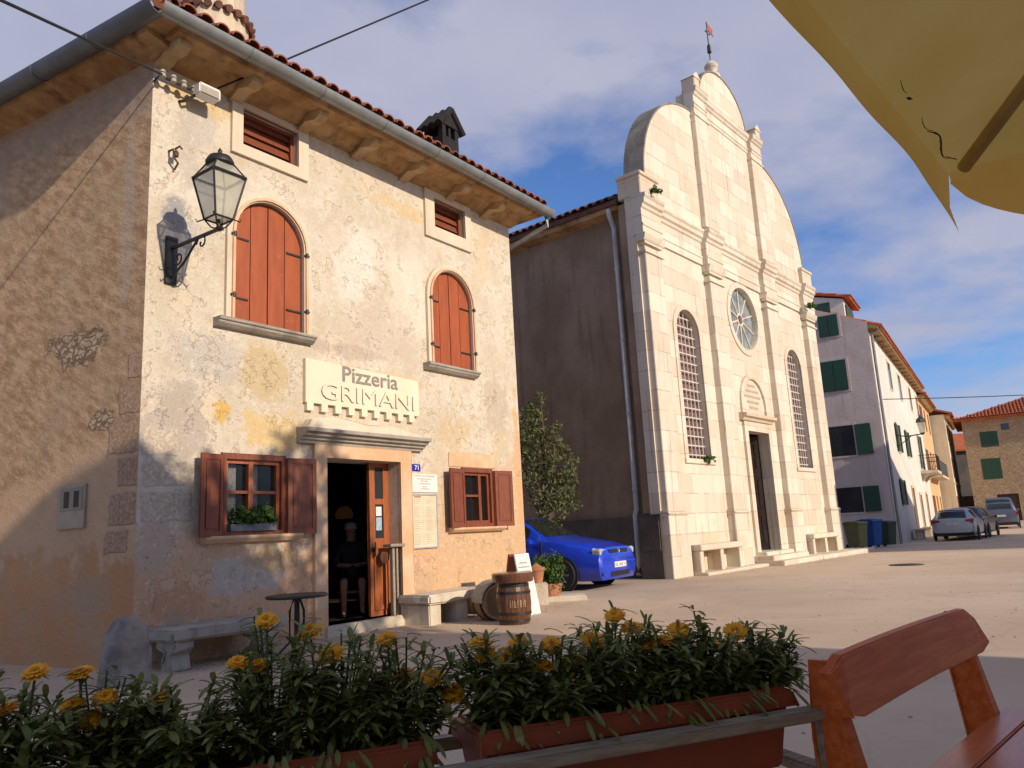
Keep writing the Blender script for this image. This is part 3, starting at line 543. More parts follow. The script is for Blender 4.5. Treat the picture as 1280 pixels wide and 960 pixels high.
xr = RID / 1.13 - .32
PA, PB = Vector((E0.x, E0.y, zr(0))), Vector((ER.x, ER.y, zr(0))); PC, PD = Vector((ER.x, E0.y + RID, zr(RID))), Vector((xr, E0.y + RID, zr(RID)))
PEb = Vector((ER.x, E0.y + RID * 2 + 1.7, zr(0))); PLb = Vector((EL.x, EL.y, zr(0)))
roof.add([PA, PB, PC, PD, PEb, PLb], [(0, 1, 2, 3), (0, 3, 5), (3, 2, 4, 5), (1, 4, 2)])
ro = roof.build('roof', TILED, house, recalc=False)
m = MB(); tile_columns(m, Vector((E0.x, E0.y - .05, 0)), Vector((1, 0, 0)), Vector((0, 1, 0)), 7.5, lambda s: min(RID, 1.13 * s))
tile_columns(m, E0 + LN * .16, LD, LN, 9.5, lambda s: min(4.0, 1.13 * s) - .2, z0=ZE + .03); m.build('barrel_tiles', TILE, ro, smooth=True, angle=60)
m = MB(); m.tube([PA + Vector((0, 0, .03)), PD + Vector((0, 0, .05)), PC + Vector((0, 0, .05))], .1, 8); m.build('ridge_tiles', TILE, ro, smooth=True)
# big round chimney with a ring of tiles
ccx, ccy, crr = U(2.46), U(2.75), .60; zt = H(10.28); CHM = mat_render('ribbed_chimney_stucco', (.56, .46, .34), (.64, .54, .41), (.34, .27, .2), .7, 20, .5, 2)
m = MB(); nn = 64; vv = []
for z_ in (H(7.9), zt):
    for k in range(nn): a = 2 * math.pi * k / nn; r_ = crr + (.014 if k % 4 < 2 else 0); vv.append((ccx + r_ * math.cos(a), ccy + r_ * math.sin(a), z_))
m.add(vv, [(k, (k + 1) % nn, nn + (k + 1) % nn, nn + k) for k in range(nn)] + [tuple(range(nn, 2 * nn))]); ch = m.build('chimney', CHM, ro)
m = MB(); m.lathe([(crr - .04, zt - .01), (crr - .05, zt + .9), (crr - .2, zt + 1.0), (0, zt + 1.02)], (ccx, ccy, 0), 40); m.build('chimney_head', CHM, ch, smooth=True)
m = MB()
for k in range(26): a = 2 * math.pi * k / 26; m.tube([(ccx + (crr + .10) * math.cos(a), ccy + (crr + .10) * math.sin(a), zt), (ccx + (crr - .08) * math.cos(a), ccy + (crr - .08) * math.sin(a), zt + .09)], .06, 8)
m.build('chimney_tiles', TILED, ch, smooth=True)
# small chimney with gabled cap, near-black all over
x0, x1, y0, y1 = U(6.52), U(7.02), U(.85), U(1.35); zb, zt = H(7.9), H(9.45); chim_dark = simple('near_black_chimney_render', (.016, .015, .015), .9, .3, 8, .5, 20)
m = MB(); m.box(x0, x1, y0, y1, zb, zt - .22); 
for xa in (x0, x1 - .1): 
    for ya in (y0, y1 - .1): m.box(xa, xa + .1, ya, ya + .1, zt - .22, zt)
m.box(x0 + .2, x1 - .2, y0 + .02, y1 - .02, zt - .22, zt); ch = m.build('chimney', chim_dark, ro)
m = MB(); cx = (x0 + x1) / 2; m.prism([(x0 - .03, zt), (x1 + .03, zt), (cx, zt + .3)], y0 - .02, y1 + .02); m.build('gable', chim_dark, ch)
m = MB()
for sgn in (-1, 1):
    for k in range(4): yy_ = y0 - .02 + (y1 - y0 + .04) * k / 3; m.tube([(cx + sgn * ((x1 - x0) / 2 + .12), yy_, zt - .05), (cx, yy_, zt + .36)], .07, 8)
m.build('cap_tiles', chim_dark, ch, smooth=True)

# ------------------------------------------------------------------ things fixed to the house
def hthing(name, label, cat, u, y, z, group=None): return thing(name, label, cat, hworld(u, y, z), HROT, group)
sg = hthing('pizzeria_sign', 'cream board sign lettered Pizzeria GRIMANI with toothed lower edge above the open door', 'sign', U(2.31), -.0, H(3.08))
def zz(v): return H(v) - H(3.08)
pts = [(0, zz(3.73)), (0, zz(3.10))]; n = 9
for k in range(n):
    a = U(2.29) * (k + .10) / n; b = U(2.29) * (k + .55) / n; pts += [(a, zz(3.10)), (a, zz(2.99)), (b, zz(2.99)), (b, zz(3.10))]
pts += [(U(2.29), zz(3.10)), (U(2.29), zz(3.68))]
m = MB(); m.prism(pts, -.06, .0); m.build('sign_board', CREAM, sg)
text_obj('pizzeria_lettering', 'Pizzeria', U(.67), zz(3.475), U(1.14), U(.235), -.062, LETT, sg, .006, .012)
text_obj('grimani_lettering', 'GRIMANI', U(.27), zz(3.175), U(1.90), U(.235), -.062, [CREAM, PINKE], sg, .02, -.004)
# wall lantern
lp = hthing('wall_lantern', 'black wrought iron lantern with dusty glass on a scrolled bracket beside the arched shutters', 'street lamp', U(.30), 0, H(4.35))
m = MB(); m.box(-.07, .07, -.04, 0, 0, .56); m.build('wall_plate', IRON, lp, bevel=.008)
ax, az = -.93, H(4.78) - H(4.35)
m = MB(); m.tube([(0, -.03, .42), (0, ax - .02, az)], .022, 8); m.tube([(0, -.03, .06), (0, -.30, .20), (0, -.58, .42)], .015, 6)
def spiral(cy, cz, r0, turns, s=1, flip=1): return [(0, cy + flip * r0 * (1 - i / 26) * math.cos(s * turns * 2 * math.pi * i / 26), cz + r0 * (1 - i / 26) * math.sin(s * turns * 2 * math.pi * i / 26)) for i in range(23)]
m.tube(spiral(-.62, .33, .10, 1.3), .010, 5); m.tube(spiral(-.17, .27, .09, 1.4, -1), .010, 5); m.build('bracket', IRON, lp, smooth=True)
b0 = az + .11; hb, ht, zl, zc = .105, .195, b0 + .47, b0 + .66
sqr = lambda h_, z_: [(-h_, ax - h_, z_), (h_, ax - h_, z_), (h_, ax + h_, z_), (-h_, ax + h_, z_)]
m = MB()
A_, B_, C_ = sqr(hb, b0), sqr(ht, zl), sqr(.085, zc)
for i in range(4):
    m.tube([A_[i], B_[i]], .011, 6); m.tube([B_[i], C_[i]], .009, 6); m.tube([A_[i], A_[(i + 1) % 4]], .011, 6); m.tube([B_[i], B_[(i + 1) % 4]], .017, 6)
    m.tube([(A_[i][0], A_[i][1], b0), (A_[i][0] * 1.5, ax + (A_[i][1] - ax) * 1.5, b0 - .03), (A_[i][0] * 1.55, ax + (A_[i][1] - ax) * 1.55, b0 + .0)], .008, 5)
    m.tube([A_[i], (A_[i][0] * .5, ax + (A_[i][1] - ax) * .5, b0 - .09), (0, ax, az)], .009, 5)
m.lathe([(.02, az - .02), (.05, az), (.02, az + .03), (.02, b0)], (0, ax, 0), 10); m.build('lantern_frame', IRON, lp, smooth=True)
m = MB(); m.lathe([(.15, zc - .03), (.15, zc - .005), (.12, zc + .05), (.05, zc + .085), (.018, zc + .09), (.024, zc + .13), (.0, zc + .17)], (0, ax, 0), 16); m.build('lantern_cap', IRON, lp, smooth=True)
m = MB(); a_, b_ = sqr(hb - .006, b0 + .01), sqr(ht - .008, zl - .005); m.add(a_ + b_, [(i, (i + 1) % 4, 4 + (i + 1) % 4, 4 + i) for i in range(4)] + [(0, 1, 2, 3)]); c_ = sqr(.08, zc - .01); m.add(b_ + c_, [(i, (i + 1) % 4, 4 + (i + 1) % 4, 4 + i) for i in range(4)]); m.build('lantern_glass', LGLASS, lp)
# flood light, meter box, plaques
fl = hthing('flood_light', 'small white flood light on an arm under the roof corner', 'light', U(.35), 0, H(6.82))
m = MB(); m.tube([(0, 0, 0), (.02, -.1, -.02), (.1, -.17, .06)], .018, 6); m.build('arm', IRON, fl); m = MB(); m.box(.08, .36, -.30, -.14, .05, .19); m.build('housing', WHITE, fl, bevel=.015); m = MB(); m.box(.10, .33, -.306, -.299, .06, .15); m.build('lens', GSTONE, fl)
ins = hthing('cable_bracket', 'rusty iron cable bracket with grey insulators under the roof corner', 'bracket', U(.12), 0, H(6.95))
m = MB(); m.tube([(-.1, 0, .0), (-.1, -.12, .02), (.35, -.14, .0), (.55, -.1, -.02)], .014, 6); m.build('rod', IRON, ins)
for k in range(5):
    m = MB(); m.lathe([(.0, 0), (.035, .01), (.03, .05), (.045, .06), (.02, .1), (0, .1)], (-.08 + k * .13, -.15, -.01 - .006 * k), 10); m.build('insulator', GSTONE, ins, smooth=True)
ins2 = hthing('old_wall_hook', 'rusty old insulator hook on crumbling plaster above the lantern', 'bracket', U(.30), 0, H(6.02))
m = MB(); m.tube([(-.06, 0, .06), (-.06, -.1, .05), (-.06, -.1, -.04), (.0, -.1, -.1), (.0, -.03, -.16)], .013, 6); m.tube([(.02, 0, .12), (.03, -.08, .13), (.06, -.08, .10)], .012, 6); m.lathe([(.0, 0), (.03, .01), (.03, .07), (0, .08)], (-.03, -.1, -.04), 10); m.build('hook', simple('rusted_iron', (.12, .06, .035), .9, .4, 30, .4, 60), ins2)
num = hthing('house_number_plate', 'small blue enamel house number plate 71 beside the door', 'sign', U(4.46), 0, H(2.215)); m = MB(); m.box(0, .175, -.012, 0, 0, .105); m.build('plate', BLUEP, num, bevel=.004); text_obj('numeral', '71', .045, .018, .085, .07, -.0125, WHITE, num, .002, .02)
pq = hthing('white_plaque', 'white notice plaque with small grey print above the menu board', 'sign', U(4.42), 0, H(1.88)); m = MB(); m.box(0, .57, -.018, 0, 0, .27); m.build('plate', WHITE, pq, bevel=.004)
m = MB()
for z_, a, b in ((.235, .07, .50), (.19, .13, .42), (.16, .2, .36), (.12, .18, .40), (.075, .24, .33), (.045, .2, .38)):
    x = a
    while x < b: w = random.uniform(.015, .045); m.box(x, min(b, x + w), -.0195, -.0182, z_, z_ + .012); x += w + .008
m.build('print', INK, pq)
mn = hthing('menu_board', 'narrow aluminium framed menu board with yellowed sheets beside the door', 'sign', U(4.41), 0, H(1.0)); m = MB(); m.box(.015, .535, -.018, 0, .015, .77); m.build('sheet', MENU, mn)
m = MB(); m.panel(rect(0, .55, 0, .785), [rect(.02, .53, .02, .765)], -.03, 0); m.build('frame', ALU, mn)
m = MB(); random.seed(3)
for cx_ in (.05, .30):
    for k in range(24):
        z_ = .06 + k * .028; 
        if k % 7 == 6: continue
        w = random.uniform(.08, .17); m.box(cx_, cx_ + w, -.0198, -.0183, z_, z_ + .008); m.box(cx_ + .185, cx_ + .205, -.0198, -.0183, z_, z_ + .008)
m.build('print', simple('brown_menu_print', (.50, .42, .30), .8, .2, 40, 0), mn); m = MB(); m.box(.06, .20, -.0198, -.0183, .735, .75); m.build('red_heading', RED, mn)
mp = LD * U(.92); mt = thing('meter_box', 'small grey electricity meter box with two slots on the rough side wall', 'meter box', hworld(mp.x, mp.y, H(1.48)), HROT)
def TM(p): return LD * p.x + LN * p.y + Vector((0, 0, p.z))
m = MB(); m.box(0, U(.55), -.03, .02, 0, U(.52), T=TM); m.build('box', simple('grey_meter_plastic', (.38, .31, .22), .6, .1, 6, .05), mt, bevel=.006); m = MB(); m.panel(rect(.04, .45, .2, .45), [rect(.1, .2, .23, .41), rect(.28, .38, .23, .41)], -.036, -.029, T=TM); m.build('window_frame', simple('drab_olive_plastic', (.27, .24, .16), .6, .1, 6, 0), mt)
m = MB(); m.box(.08, .4, -.0325, -.031, .22, .42, T=TM); m.build('window', DARK, mt)
# ------------------------------------------------------------------ the church (local: X along the facade, Y into the church)
CO = Vector((3.311, 17.538, 0)); CROT = 50.0
def cworld(u, y, z=0.0): return CO + hd(40) * u + hd(-50) * y + Vector((0, 0, z))
church = thing('church', 'pale stone baroque church facade with curved gable, round window and dark side wall', 'church', CO, CROT)
CW, WY = 11.4, .20     # facade width; wall plane sits behind the pilaster fronts
PIL = [(0, .9), (3.35, 4.25), (7.15, 8.05), (10.5, 11.4)]
hl, hr = arch(1.55, 2.75, 2.72, 5.95), arch(8.7, 9.9, 2.72, 5.95); rose = circle(5.75, 6.95, .92); dr = rect(5.05, 6.45, .32, 3.62)
m = MB(); m.panel(rect(.0, CW, -.2, 9.0), [hl, hr, rose, dr], WY, WY + .26, back=True); m.build('ashlar_wall', CH, church)
# upper stage outline with quarter-round shoulders and rounded crown
q = []; NQ = 16
q += [(.32, 8.9), (CW - .32, 8.9), (CW - .32, 9.55)]
for i in range(NQ + 1): a = math.pi / 2 * i / NQ; q.append((8.0 + 3.0 * math.cos(a), 9.55 + 3.05 * math.sin(a)))
q += [(7.75, 12.6), (7.75, 13.35)]
for i in range(21): a = math.pi * i / 20; q.append((5.7 + 1.55 * math.cos(a), 13.35 + 1.30 * math.sin(a)))
q += [(3.65, 13.35), (3.65, 12.6)]
for i in range(NQ + 1): a = math.pi / 2 * i / NQ; q.append((3.4 - 3.0 * math.sin(a), 9.55 + 3.05 * math.cos(a)))
q += [(.32, 9.55)]
m = MB(); m.panel(q, [], WY - .10, WY + .42, back=True); m.build('curved_gable', CH, church)
# raised rim along the curves
LICH = mat_render('lichen_grey_coping', (.20, .185, .16), (.29, .265, .225), (.12, .11, .095), .6, 12, .6, 1.5)
def rim(pts, w, y0, y1, nm):
    m = MB(); n = len(pts); vv = []
    for i, (a, b) in enumerate(pts):
        p, q_ = pts[max(0, i - 1)], pts[min(n - 1, i + 1)]; dx, dz = q_[0] - p[0], q_[1] - p[1]; l = math.hypot(dx, dz); nx_, nz_ = -dz / l * w, dx / l * w
        vv += [(a, y0, b), (a + nx_, y0, b + nz_), (a + nx_, y1, b + nz_), (a, y1, b)]
    ff = [(i * 4 + j, i * 4 + (j + 1) % 4, i * 4 + 4 + (j + 1) % 4, i * 4 + 4 + j) for i in range(n - 1) for j in range(4)] + [(0, 1, 2, 3), (n * 4 - 4, n * 4 - 3, n * 4 - 2, n * 4 - 1)]
    m.add(vv, ff); return m.build(nm, LICH, church)
rim([(8.0 + 3.0 * math.cos(math.pi / 2 * i / 18), 9.56 + 3.05 * math.sin(math.pi / 2 * i / 18)) for i in range(19)], -.05, WY - .12, WY + .46, 'coping')
rim([(3.4 - 3.0 * math.sin(math.pi / 2 * i / 18), 9.56 + 3.05 * math.cos(math.pi / 2 * i / 18)) for i in range(19)], .05, WY - .12, WY + .46, 'coping')
rim([(5.7 + 1.55 * math.cos(math.pi * i / 24), 13.36 + 1.30 * math.sin(math.pi * i / 24)) for i in range(25)], -.05, WY - .12, WY + .46, 'coping')
# pilasters with plinth, capital; upper pilasters
for k, (a, b) in enumerate(PIL):
    m = MB(); m.box(a + .05, b - .05, .03, WY + .02, 1.45, 7.72); pi = m.build('pilaster', CH, church, bevel=.012)
    m = MB(); m.box(a, b, 0, WY + .02, -.2, 1.36); m.prism([(-.0, 1.36), (-.03, 1.40), (.0, 1.45), (WY, 1.47), (WY, 1.36)], a - .02, b + .02, axis='x'); m.build('plinth', CH, pi, bevel=.01)
    m = MB(); m.box(a + .0, b - .0, -.01, WY + .02, 7.55, 7.60); m.box(a + .03, b - .03, 0.01, WY + .02, 7.78, 7.84); m.prism([(.0, 7.84), (-.025, 7.88), (-.05, 7.96), (-.05, 8.02), (WY, 8.02), (WY, 7.84)], a - .035, b + .035, axis='x'); m.build('capital', CH, pi)
for (a, b) in (PIL[1], PIL[2]):
    m = MB(); m.box(a + .02, b - .02, -.04, WY, 9.1, 12.66); pi = m.build('pilaster', CH, church, bevel=.012)
    m = MB(); m.box(a - .01, b + .01, -.07, WY, 12.42, 12.47); m.build('capital', CH, pi)
# entablatures: stepped profile, breaking forward over the pilasters
def entab(z0, segs, prof, nm, ret=True):
    m = MB()
    for (a, b, dy) in segs: m.prism([(y_ + dy, z0 + z_) for y_, z_ in prof] + [(WY + .05, z0 + prof[-1][1]), (WY + .05, z0 + prof[0][1])], a, b, axis='x')
    return m.build(nm, CH, church)
pf = [(.0, .0), (.0, .18), (-.02, .19), (-.02, .24), (.01, .25), (.01, .62), (-.025, .65), (-.04, .72), (-.09, .76), (-.10, .86), (-.13, .90), (-.14, .98), (-.05, 1.0)]
entab(8.02, [(.9, 3.35, .15), (4.25, 7.15, .15), (8.05, 10.5, .15)] + [(a - .02, b + .02, .0) for a, b in PIL], pf, 'entablature')
pf2 = [(.0, .0), (.0, .10), (-.02, .11), (-.02, .16), (.01, .17), (.01, .38), (-.03, .41), (-.05, .46), (-.09, .50), (-.10, .58), (-.12, .62), (-.03, .64)]
entab(12.66, [(4.15, 7.25, .08), (3.38, 4.15, -.05), (7.25, 8.02, -.05)], pf2, 'gable_cornice')
for u_ in (3.42, 7.62): m = MB(); m.box(u_, u_ + .36, WY - .30, WY + .1, 13.30, 13.62); m.prism([(u_ - .02, 13.62), (u_ + .38, 13.62), (u_ + .18, 13.78)], WY - .32, WY + .12); m.build('pedestal', CH, church, bevel=.02)
for u_ in (-.02, 10.55): m = MB(); m.box(u_, u_ + .87, -.02, WY + .42, 9.0, 9.62); m.box(u_ - .03, u_ + .90, -.06, WY + .44, 9.5, 9.6); m.build('attic_block', CH, church, bevel=.015)
m = MB(); m.lathe([(.0, 0), (.26, 0), (.22, .15), (.12, .22), (.2, .36), (.22, .46), (.12, .6), (.0, .66)], (5.7, WY + .12, 14.68), 14); m.build('finial', CH, church, smooth=True)
m = MB(); vx, vy = 5.7, WY + .12; m.tube([(vx, vy, 15.3), (vx, vy, 16.7)], .022, 6); m.lathe([(0, 0), (.07, .08), (.06, .3), (0, .4)], (vx, vy, 15.55), 8); m.box(vx - .16, vx + .16, vy - .012, vy + .012, 16.30, 16.33); vane = m.build('weather_vane', IRON, church)
m = MB(); m.prism([(vx + .02, 16.42), (vx + .42, 16.38), (vx + .34, 16.5), (vx + .42, 16.60), (vx + .02, 16.68)], vy - .01, vy + .01); m.build('vane_flag', simple('rusty_red_vane', (.35, .10, .07), .7, .2, 9), vane)
# window surrounds, grilles and glass
for r in (hl, hr):
    u0, u1, z0, zs = r[0][0], r[1][0], r[0][1], r[2][1]; ug = (u0 + .02, u1 - .02)
    m = MB(); m.box(u0 - .02, u1 + .02, WY + .24, WY + .255, z0, zs + .62); win = m.build('tall_window', simple('rosy_leaded_glass', (.17, .10, .085), .25, .4, 8, .0), church)
    g = MB(); n = 6; rad = (u1 - u0) / 2; cu = (u0 + u1) / 2
    for i in range(n): x = u0 + (u1 - u0) * (i + .5) / n; g.tube([(x, WY + .15, z0), (x, WY + .15, zs + math.sqrt(max(0, rad ** 2 - (x - cu) ** 2)))], .016, 5)
    k = 0
    while z0 + .12 + k * .235 < zs + rad - .1:
        z_ = z0 + .12 + k * .235; h_ = rad if z_ < zs else math.sqrt(max(0, rad ** 2 - (z_ - zs) ** 2)); g.box(cu - h_, cu + h_, WY + .135, WY + .155, z_ - .017, z_ + .017); k += 1
    g.build('iron_grille', simple('pale_grille_paint', (.56, .52, .47), .6, .15, 9, 0), win)
    m = MB(); m.panel(arch(u0 - .17, u1 + .17, z0 - .02, zs), [r], WY - .025, WY + .02); m.build('stone_surround', CH, win)
    m = MB(); m.box(u0 - .2, u1 + .2, WY - .05, WY + .2, z0 - .12, z0); m.build('sill', CH, win, bevel=.01)
m = MB(); m.lathe([(.0, 0), (.96, 0), (.96, .02), (0, .02)], (5.75, WY + .14, 6.95), 36, axis='y'); rw = m.build('round_window', simple('grey_green_rose_glass', (.22, .26, .27), .22, .35, 3.5, .05, spec=.6), church)
m = MB()
for k in range(10): a = 2 * math.pi * k / 10 + .3; m.tube([(5.75 + .17 * math.cos(a), WY + .125, 6.95 + .17 * math.sin(a)), (5.75 + .94 * math.cos(a), WY + .125, 6.95 + .94 * math.sin(a))], .026, 6)
m.tube([(5.75 + .17 * math.cos(2 * math.pi * k / 16), WY + .125, 6.95 + .17 * math.sin(2 * math.pi * k / 16)) for k in range(17)], .035, 6); m.build('tracery', CH, rw)
m = MB(); m.lathe([(0, 0), (.11, 0), (.11, .04), (0, .04)], (5.75, WY + .10, 6.95), 16, axis='y'); m.build('hub', simple('brown_rose_hub', (.18, .09, .07), .5, .2, 9, 0), rw)
m = MB(); m.panel(circle(5.75, 6.95, 1.10, 40), [circle(5.75, 6.95, .93, 40)], WY - .03, WY + .02); m.build('stone_ring', CH, rw)
# portal
m = MB(); m.panel([(4.83, -.1), (5.05, -.1), (5.05, 3.62), (6.45, 3.62), (6.45, -.1), (6.67, -.1), (6.67, 3.88), (4.83, 3.88)], [], WY - .07, WY + .02); po = m.build('portal', CH, church, bevel=.012)
m = MB(); m.prism([(WY, 3.9), (WY - .10, 3.9), (WY - .14, 3.97), (WY - .22, 4.0), (WY - .24, 4.08), (WY, 4.12)], 4.7, 6.8, axis='x'); m.build('portal_cornice', CH, po)
m = MB(); m.panel(arch(4.85, 6.65, 4.12, 4.40, 20), [arch(5.0, 6.5, 4.12, 4.40, 20)], WY - .06, WY + .02); m.build('lunette', CH, po)
random.seed(11); inscm = simple('grey_carved_letters', (.38, .31, .24), .9, .2, 20, 0)
for z_, a, b in ((4.92, 5.5, 6.0), (4.76, 5.3, 6.2), (4.6, 5.2, 6.3), (4.44, 5.35, 6.15), (4.28, 5.45, 6.05)):
    x = a; m = MB()
    while x < b: w = random.uniform(.03, .09); m.box(x, min(b, x + w), WY - .004, WY + .01, z_, z_ + .07); x += w + .035
    m.build('inscription_line', inscm, po)
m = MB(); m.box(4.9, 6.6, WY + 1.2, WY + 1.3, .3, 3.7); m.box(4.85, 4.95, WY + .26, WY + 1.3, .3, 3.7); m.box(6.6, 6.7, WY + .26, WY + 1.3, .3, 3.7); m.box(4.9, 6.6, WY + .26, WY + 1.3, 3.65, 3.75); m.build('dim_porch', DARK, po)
dw_ = simple('dark_brown_church_door', (.055, .035, .028), .6, .3, 5, .1)
for sgn, xh in ((1, 5.05), (-1, 6.45)):
    def TD(p, s_=sgn, x_=xh): a = R(72); return Vector((x_ + s_ * p.x * math.cos(a) + s_ * .03, WY + .28 + p.x * math.sin(a) + p.y, p.z))
    m = MB(); m.box(0, .68, 0, .05, .34, 3.58, T=TD)
    for k in range(3): m.panel(rect(.05, .63, .45 + k * 1.05, 1.35 + k * 1.05), [rect(.14, .54, .54 + k * 1.05, 1.26 + k * 1.05)], -.03, .0, T=TD)
    m.build('door_leaf', dw_, po)
for k, (d_, h_, a, b) in enumerate(((.75, .12, 4.35, 7.15), (.42, .24, 4.5, 7.0), (.12, .33, 4.8, 6.7))):
    m = MB(); m.box(a, b, -d_, WY + (.02 if k < 2 else 1.2), -.1, h_); m.build('church_step', CH, church, bevel=.015, rough=.004)
# stone ledge along the facade foot, built-in benches
m = MB(); m.box(.92, 4.34, -.35, WY, -.1, .07); m.box(7.16, 12.0, -.75, WY, -.1, .11); m.build('stone_footing', CH, church, bevel=.015, rough=.004)
for (a, b) in ((.95, 3.3), (8.1, 10.45)):
    m = MB(); m.box(a, b, -.22, WY, .55, .68); be = m.build('stone_seat', CH, church, bevel=.015, rough=.005)
    for f in (.0, .48, .96): m = MB(); x = a + (b - a - .2) * f + .04; m.box(x, x + .18, -.16, WY, .05, .55); m.build('seat_block', CH, be, bevel=.01)
# nave: dark rendered side wall, plinth, pier, roof, downpipe
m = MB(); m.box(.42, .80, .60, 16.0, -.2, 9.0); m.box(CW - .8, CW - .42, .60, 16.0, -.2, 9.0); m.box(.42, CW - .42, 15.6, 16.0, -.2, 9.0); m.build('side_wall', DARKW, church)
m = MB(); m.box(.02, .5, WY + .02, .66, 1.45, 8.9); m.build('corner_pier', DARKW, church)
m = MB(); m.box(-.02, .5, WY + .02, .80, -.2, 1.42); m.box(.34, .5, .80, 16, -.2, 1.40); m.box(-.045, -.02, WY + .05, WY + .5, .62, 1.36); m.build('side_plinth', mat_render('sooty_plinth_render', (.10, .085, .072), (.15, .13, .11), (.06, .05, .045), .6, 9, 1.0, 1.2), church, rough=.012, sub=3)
m = MB(); m.prism([(.06, 9.0), (.12, 9.0), (CW / 2, 11.9), (CW - .12, 9.0), (CW - .06, 9.0), (CW - .06, 9.12), (CW / 2, 12.05), (.06, 9.12)], .72, 16.3); nr = m.build('roof', TILED, church)
m = MB(); m.prism([(.14, 8.88), (.45, 8.80), (.45, 9.0), (.12, 9.0)], .75, 16.1); m.build('eaves_board', CORN, nr)
m = MB(); tile_columns(m, Vector((.0, .85, 0)), Vector((0, 1, 0)), Vector((1, 0, 0)), 14.5, lambda s: 5.6, .24, .10, .42, .04, .51, 9.10); m.build('barrel_tiles', TILED, nr, smooth=True, angle=60)
m = MB(); m.tube([(.12, 1.0, 8.95), (.14, 1.0, 8.8), (.32, 1.0, 8.5), (.32, 1.0, 1.55), (.24, 1.0, 1.45), (.24, 1.0, .25), (.12, .97, .10)], .065, 10)
for z_ in (7.4, 5.6, 3.8, 2.0): m.tube([(.32, 1.0, z_), (.32, 1.0, z_ + .05)], .078, 10)
m.build('downpipe', simple('pale_grey_downpipe', (.55, .56, .53), .5, .15, 3, 0), church, smooth=True)

# ------------------------------------------------------------------ houses along the street
def window_at(parent, u0, u1, z0, z1, y, shutter=None, open_side=0, frame=None, T=None, mats=None):
    fm = frame or SURR_P; m = MB(); m.panel(rect(u0 - .1, u1 + .1, z0 - .08, z1 + .1), [rect(u0, u1, z0, z1)], y - .03, y + .01, T=T); w = m.build('window', fm, parent)
    m = MB(); m.box(u0, u1, y - .006, y - .003, z0, z1, T=T); m.build('pane', GLASS, w)
    if shutter is not None:
        if open_side == 0:
            hw = (u1 - u0) / 2
            for k in (0, 1): m = MB(); m.box(u0 + k * hw + .01, u0 + (k + 1) * hw - .01, y - .07, y - .035, z0, z1, T=T); m.build('shutter', shutter, w)
        elif open_side == 2:
            hw = (u1 - u0) / 2
            for k in (0, 1): a = u0 - hw - .03 if k == 0 else u1 + .03; m = MB(); m.box(a, a + hw, y - .08, y - .04, z0, z1, T=T); m.build('shutter', shutter, w)
        else:
            hw = (u1 - u0) * .62; a = u1 + .06 if open_side > 0 else u0 - hw - .06; m = MB(); m.box(a, a + hw, y - .08, y - .04, z0, z1, T=T); m.build('shutter', shutter, w)
    return w
GREENS = simple('dark_green_shutter_paint', (.018, .065, .042), .55, .2, 4, .1, 50, stretch=(1, 1, 8))
WHP = mat_render('whitewashed_plaster', (.66, .61, .54), (.74, .70, .63), (.46, .42, .37), .5, 8, .35, .5)
GRP = mat_render('grey_mauve_plaster', (.56, .47, .43), (.64, .55, .51), (.42, .35, .32), .5, 7, .4, .5)
OP = mat_render('faded_orange_plaster', (.62, .40, .20), (.68, .48, .27), (.46, .30, .17), .5, 8, .3, .5)
CP = mat_render('pale_cream_plaster', (.70, .62, .44), (.76, .69, .52), (.50, .43, .30), .5, 8, .3, .5)
def mat_rubble(name, c1, c2, c3, s=3.2):
    t = NT(name); vv = t.comb(t.math('ADD', t.x, t.y), 0.0, t.math('MULTIPLY', t.z, 1.6)); col = t.N.new('ShaderNodeSeparateColor'); t.L.new(t.voro(s, vec=vv, out='Color'), col.inputs[0]); e = t.voro(s, 'DISTANCE_TO_EDGE', vec=vv)
    c = t.mix(col.outputs[0], c1, c2); c = t.mix(t.ramp(t.noise(1.2, 6), .5, .7, 0, .5), c, c3); c = t.mix(t.ramp(e, .0, .06, .6, 0), c, tuple(x * .5 for x in c1))
    return t.done(c, .9, t.bump(t.ramp(e, 0, .12), .6, .03), spec=.1)
RUB = mat_rubble('tan_rubble_stone', (.42, .33, .22), (.35, .265, .175), (.50, .41, .30)); RUBD = mat_rubble('brown_field_stone', (.42, .29, .17), (.33, .23, .14), (.40, .31, .2))
DGP = mat_render('dark_grey_house_plaster', (.10, .09, .085), (.14, .125, .12), (.07, .06, .06), .5, 8, .3, .6)
# white house: end wall faces the church, long facade runs up the street
KO = Vector((16.10, 34.15, -.15)); KROT = 90 - 31.5
wh = thing('white_house', 'three storey whitewashed house with mauve grey end wall and dark green shutters', 'house', KO, KROT)
FL, FH = 22.5, 9.75
lown = [rect(5.7, 6.7, 4.35, 5.75), rect(10.2, 11.2, 4.35, 5.75), rect(17.4, 18.8, 4.0, 6.1)]; upn = [rect(a, a + 1.1, 7.6, 9.0) for a in (6.0, 10.6, 16.4, 21.0)]; grd = [rect(4.3, 5.4, 1.7, 2.9), rect(9.3, 10.4, .15, 2.6), rect(13.4, 14.5, .15, 2.3), rect(17.5, 18.5, .15, 2.4)]
m = MB(); m.panel(rect(0, FL, -.3, FH), lown + upn + grd, 0, .3, back=True); m.build('white_facade', WHP, wh)
m = MB()
def TE(p): return Vector((p.y, p.x, p.z))
m.panel([(.0, -.3), (11.0, -.3), (11.0, FH + .17), (5.5, 12.36), (.0, FH + .10)], [], -.003, .3, T=TE); m.build('end_wall', GRP, wh)
m = MB(); m.box(.1, FL, 10.7, 11.0, -.3, FH); m.box(FL - .3, FL - .001, .31, 10.9, -.3, FH); m.build('back_wall', GRP, wh); m = MB(); m.box(.4, FL - .4, .6, .7, -.2, FH - .1); m.build('dim_room', DARK, wh)
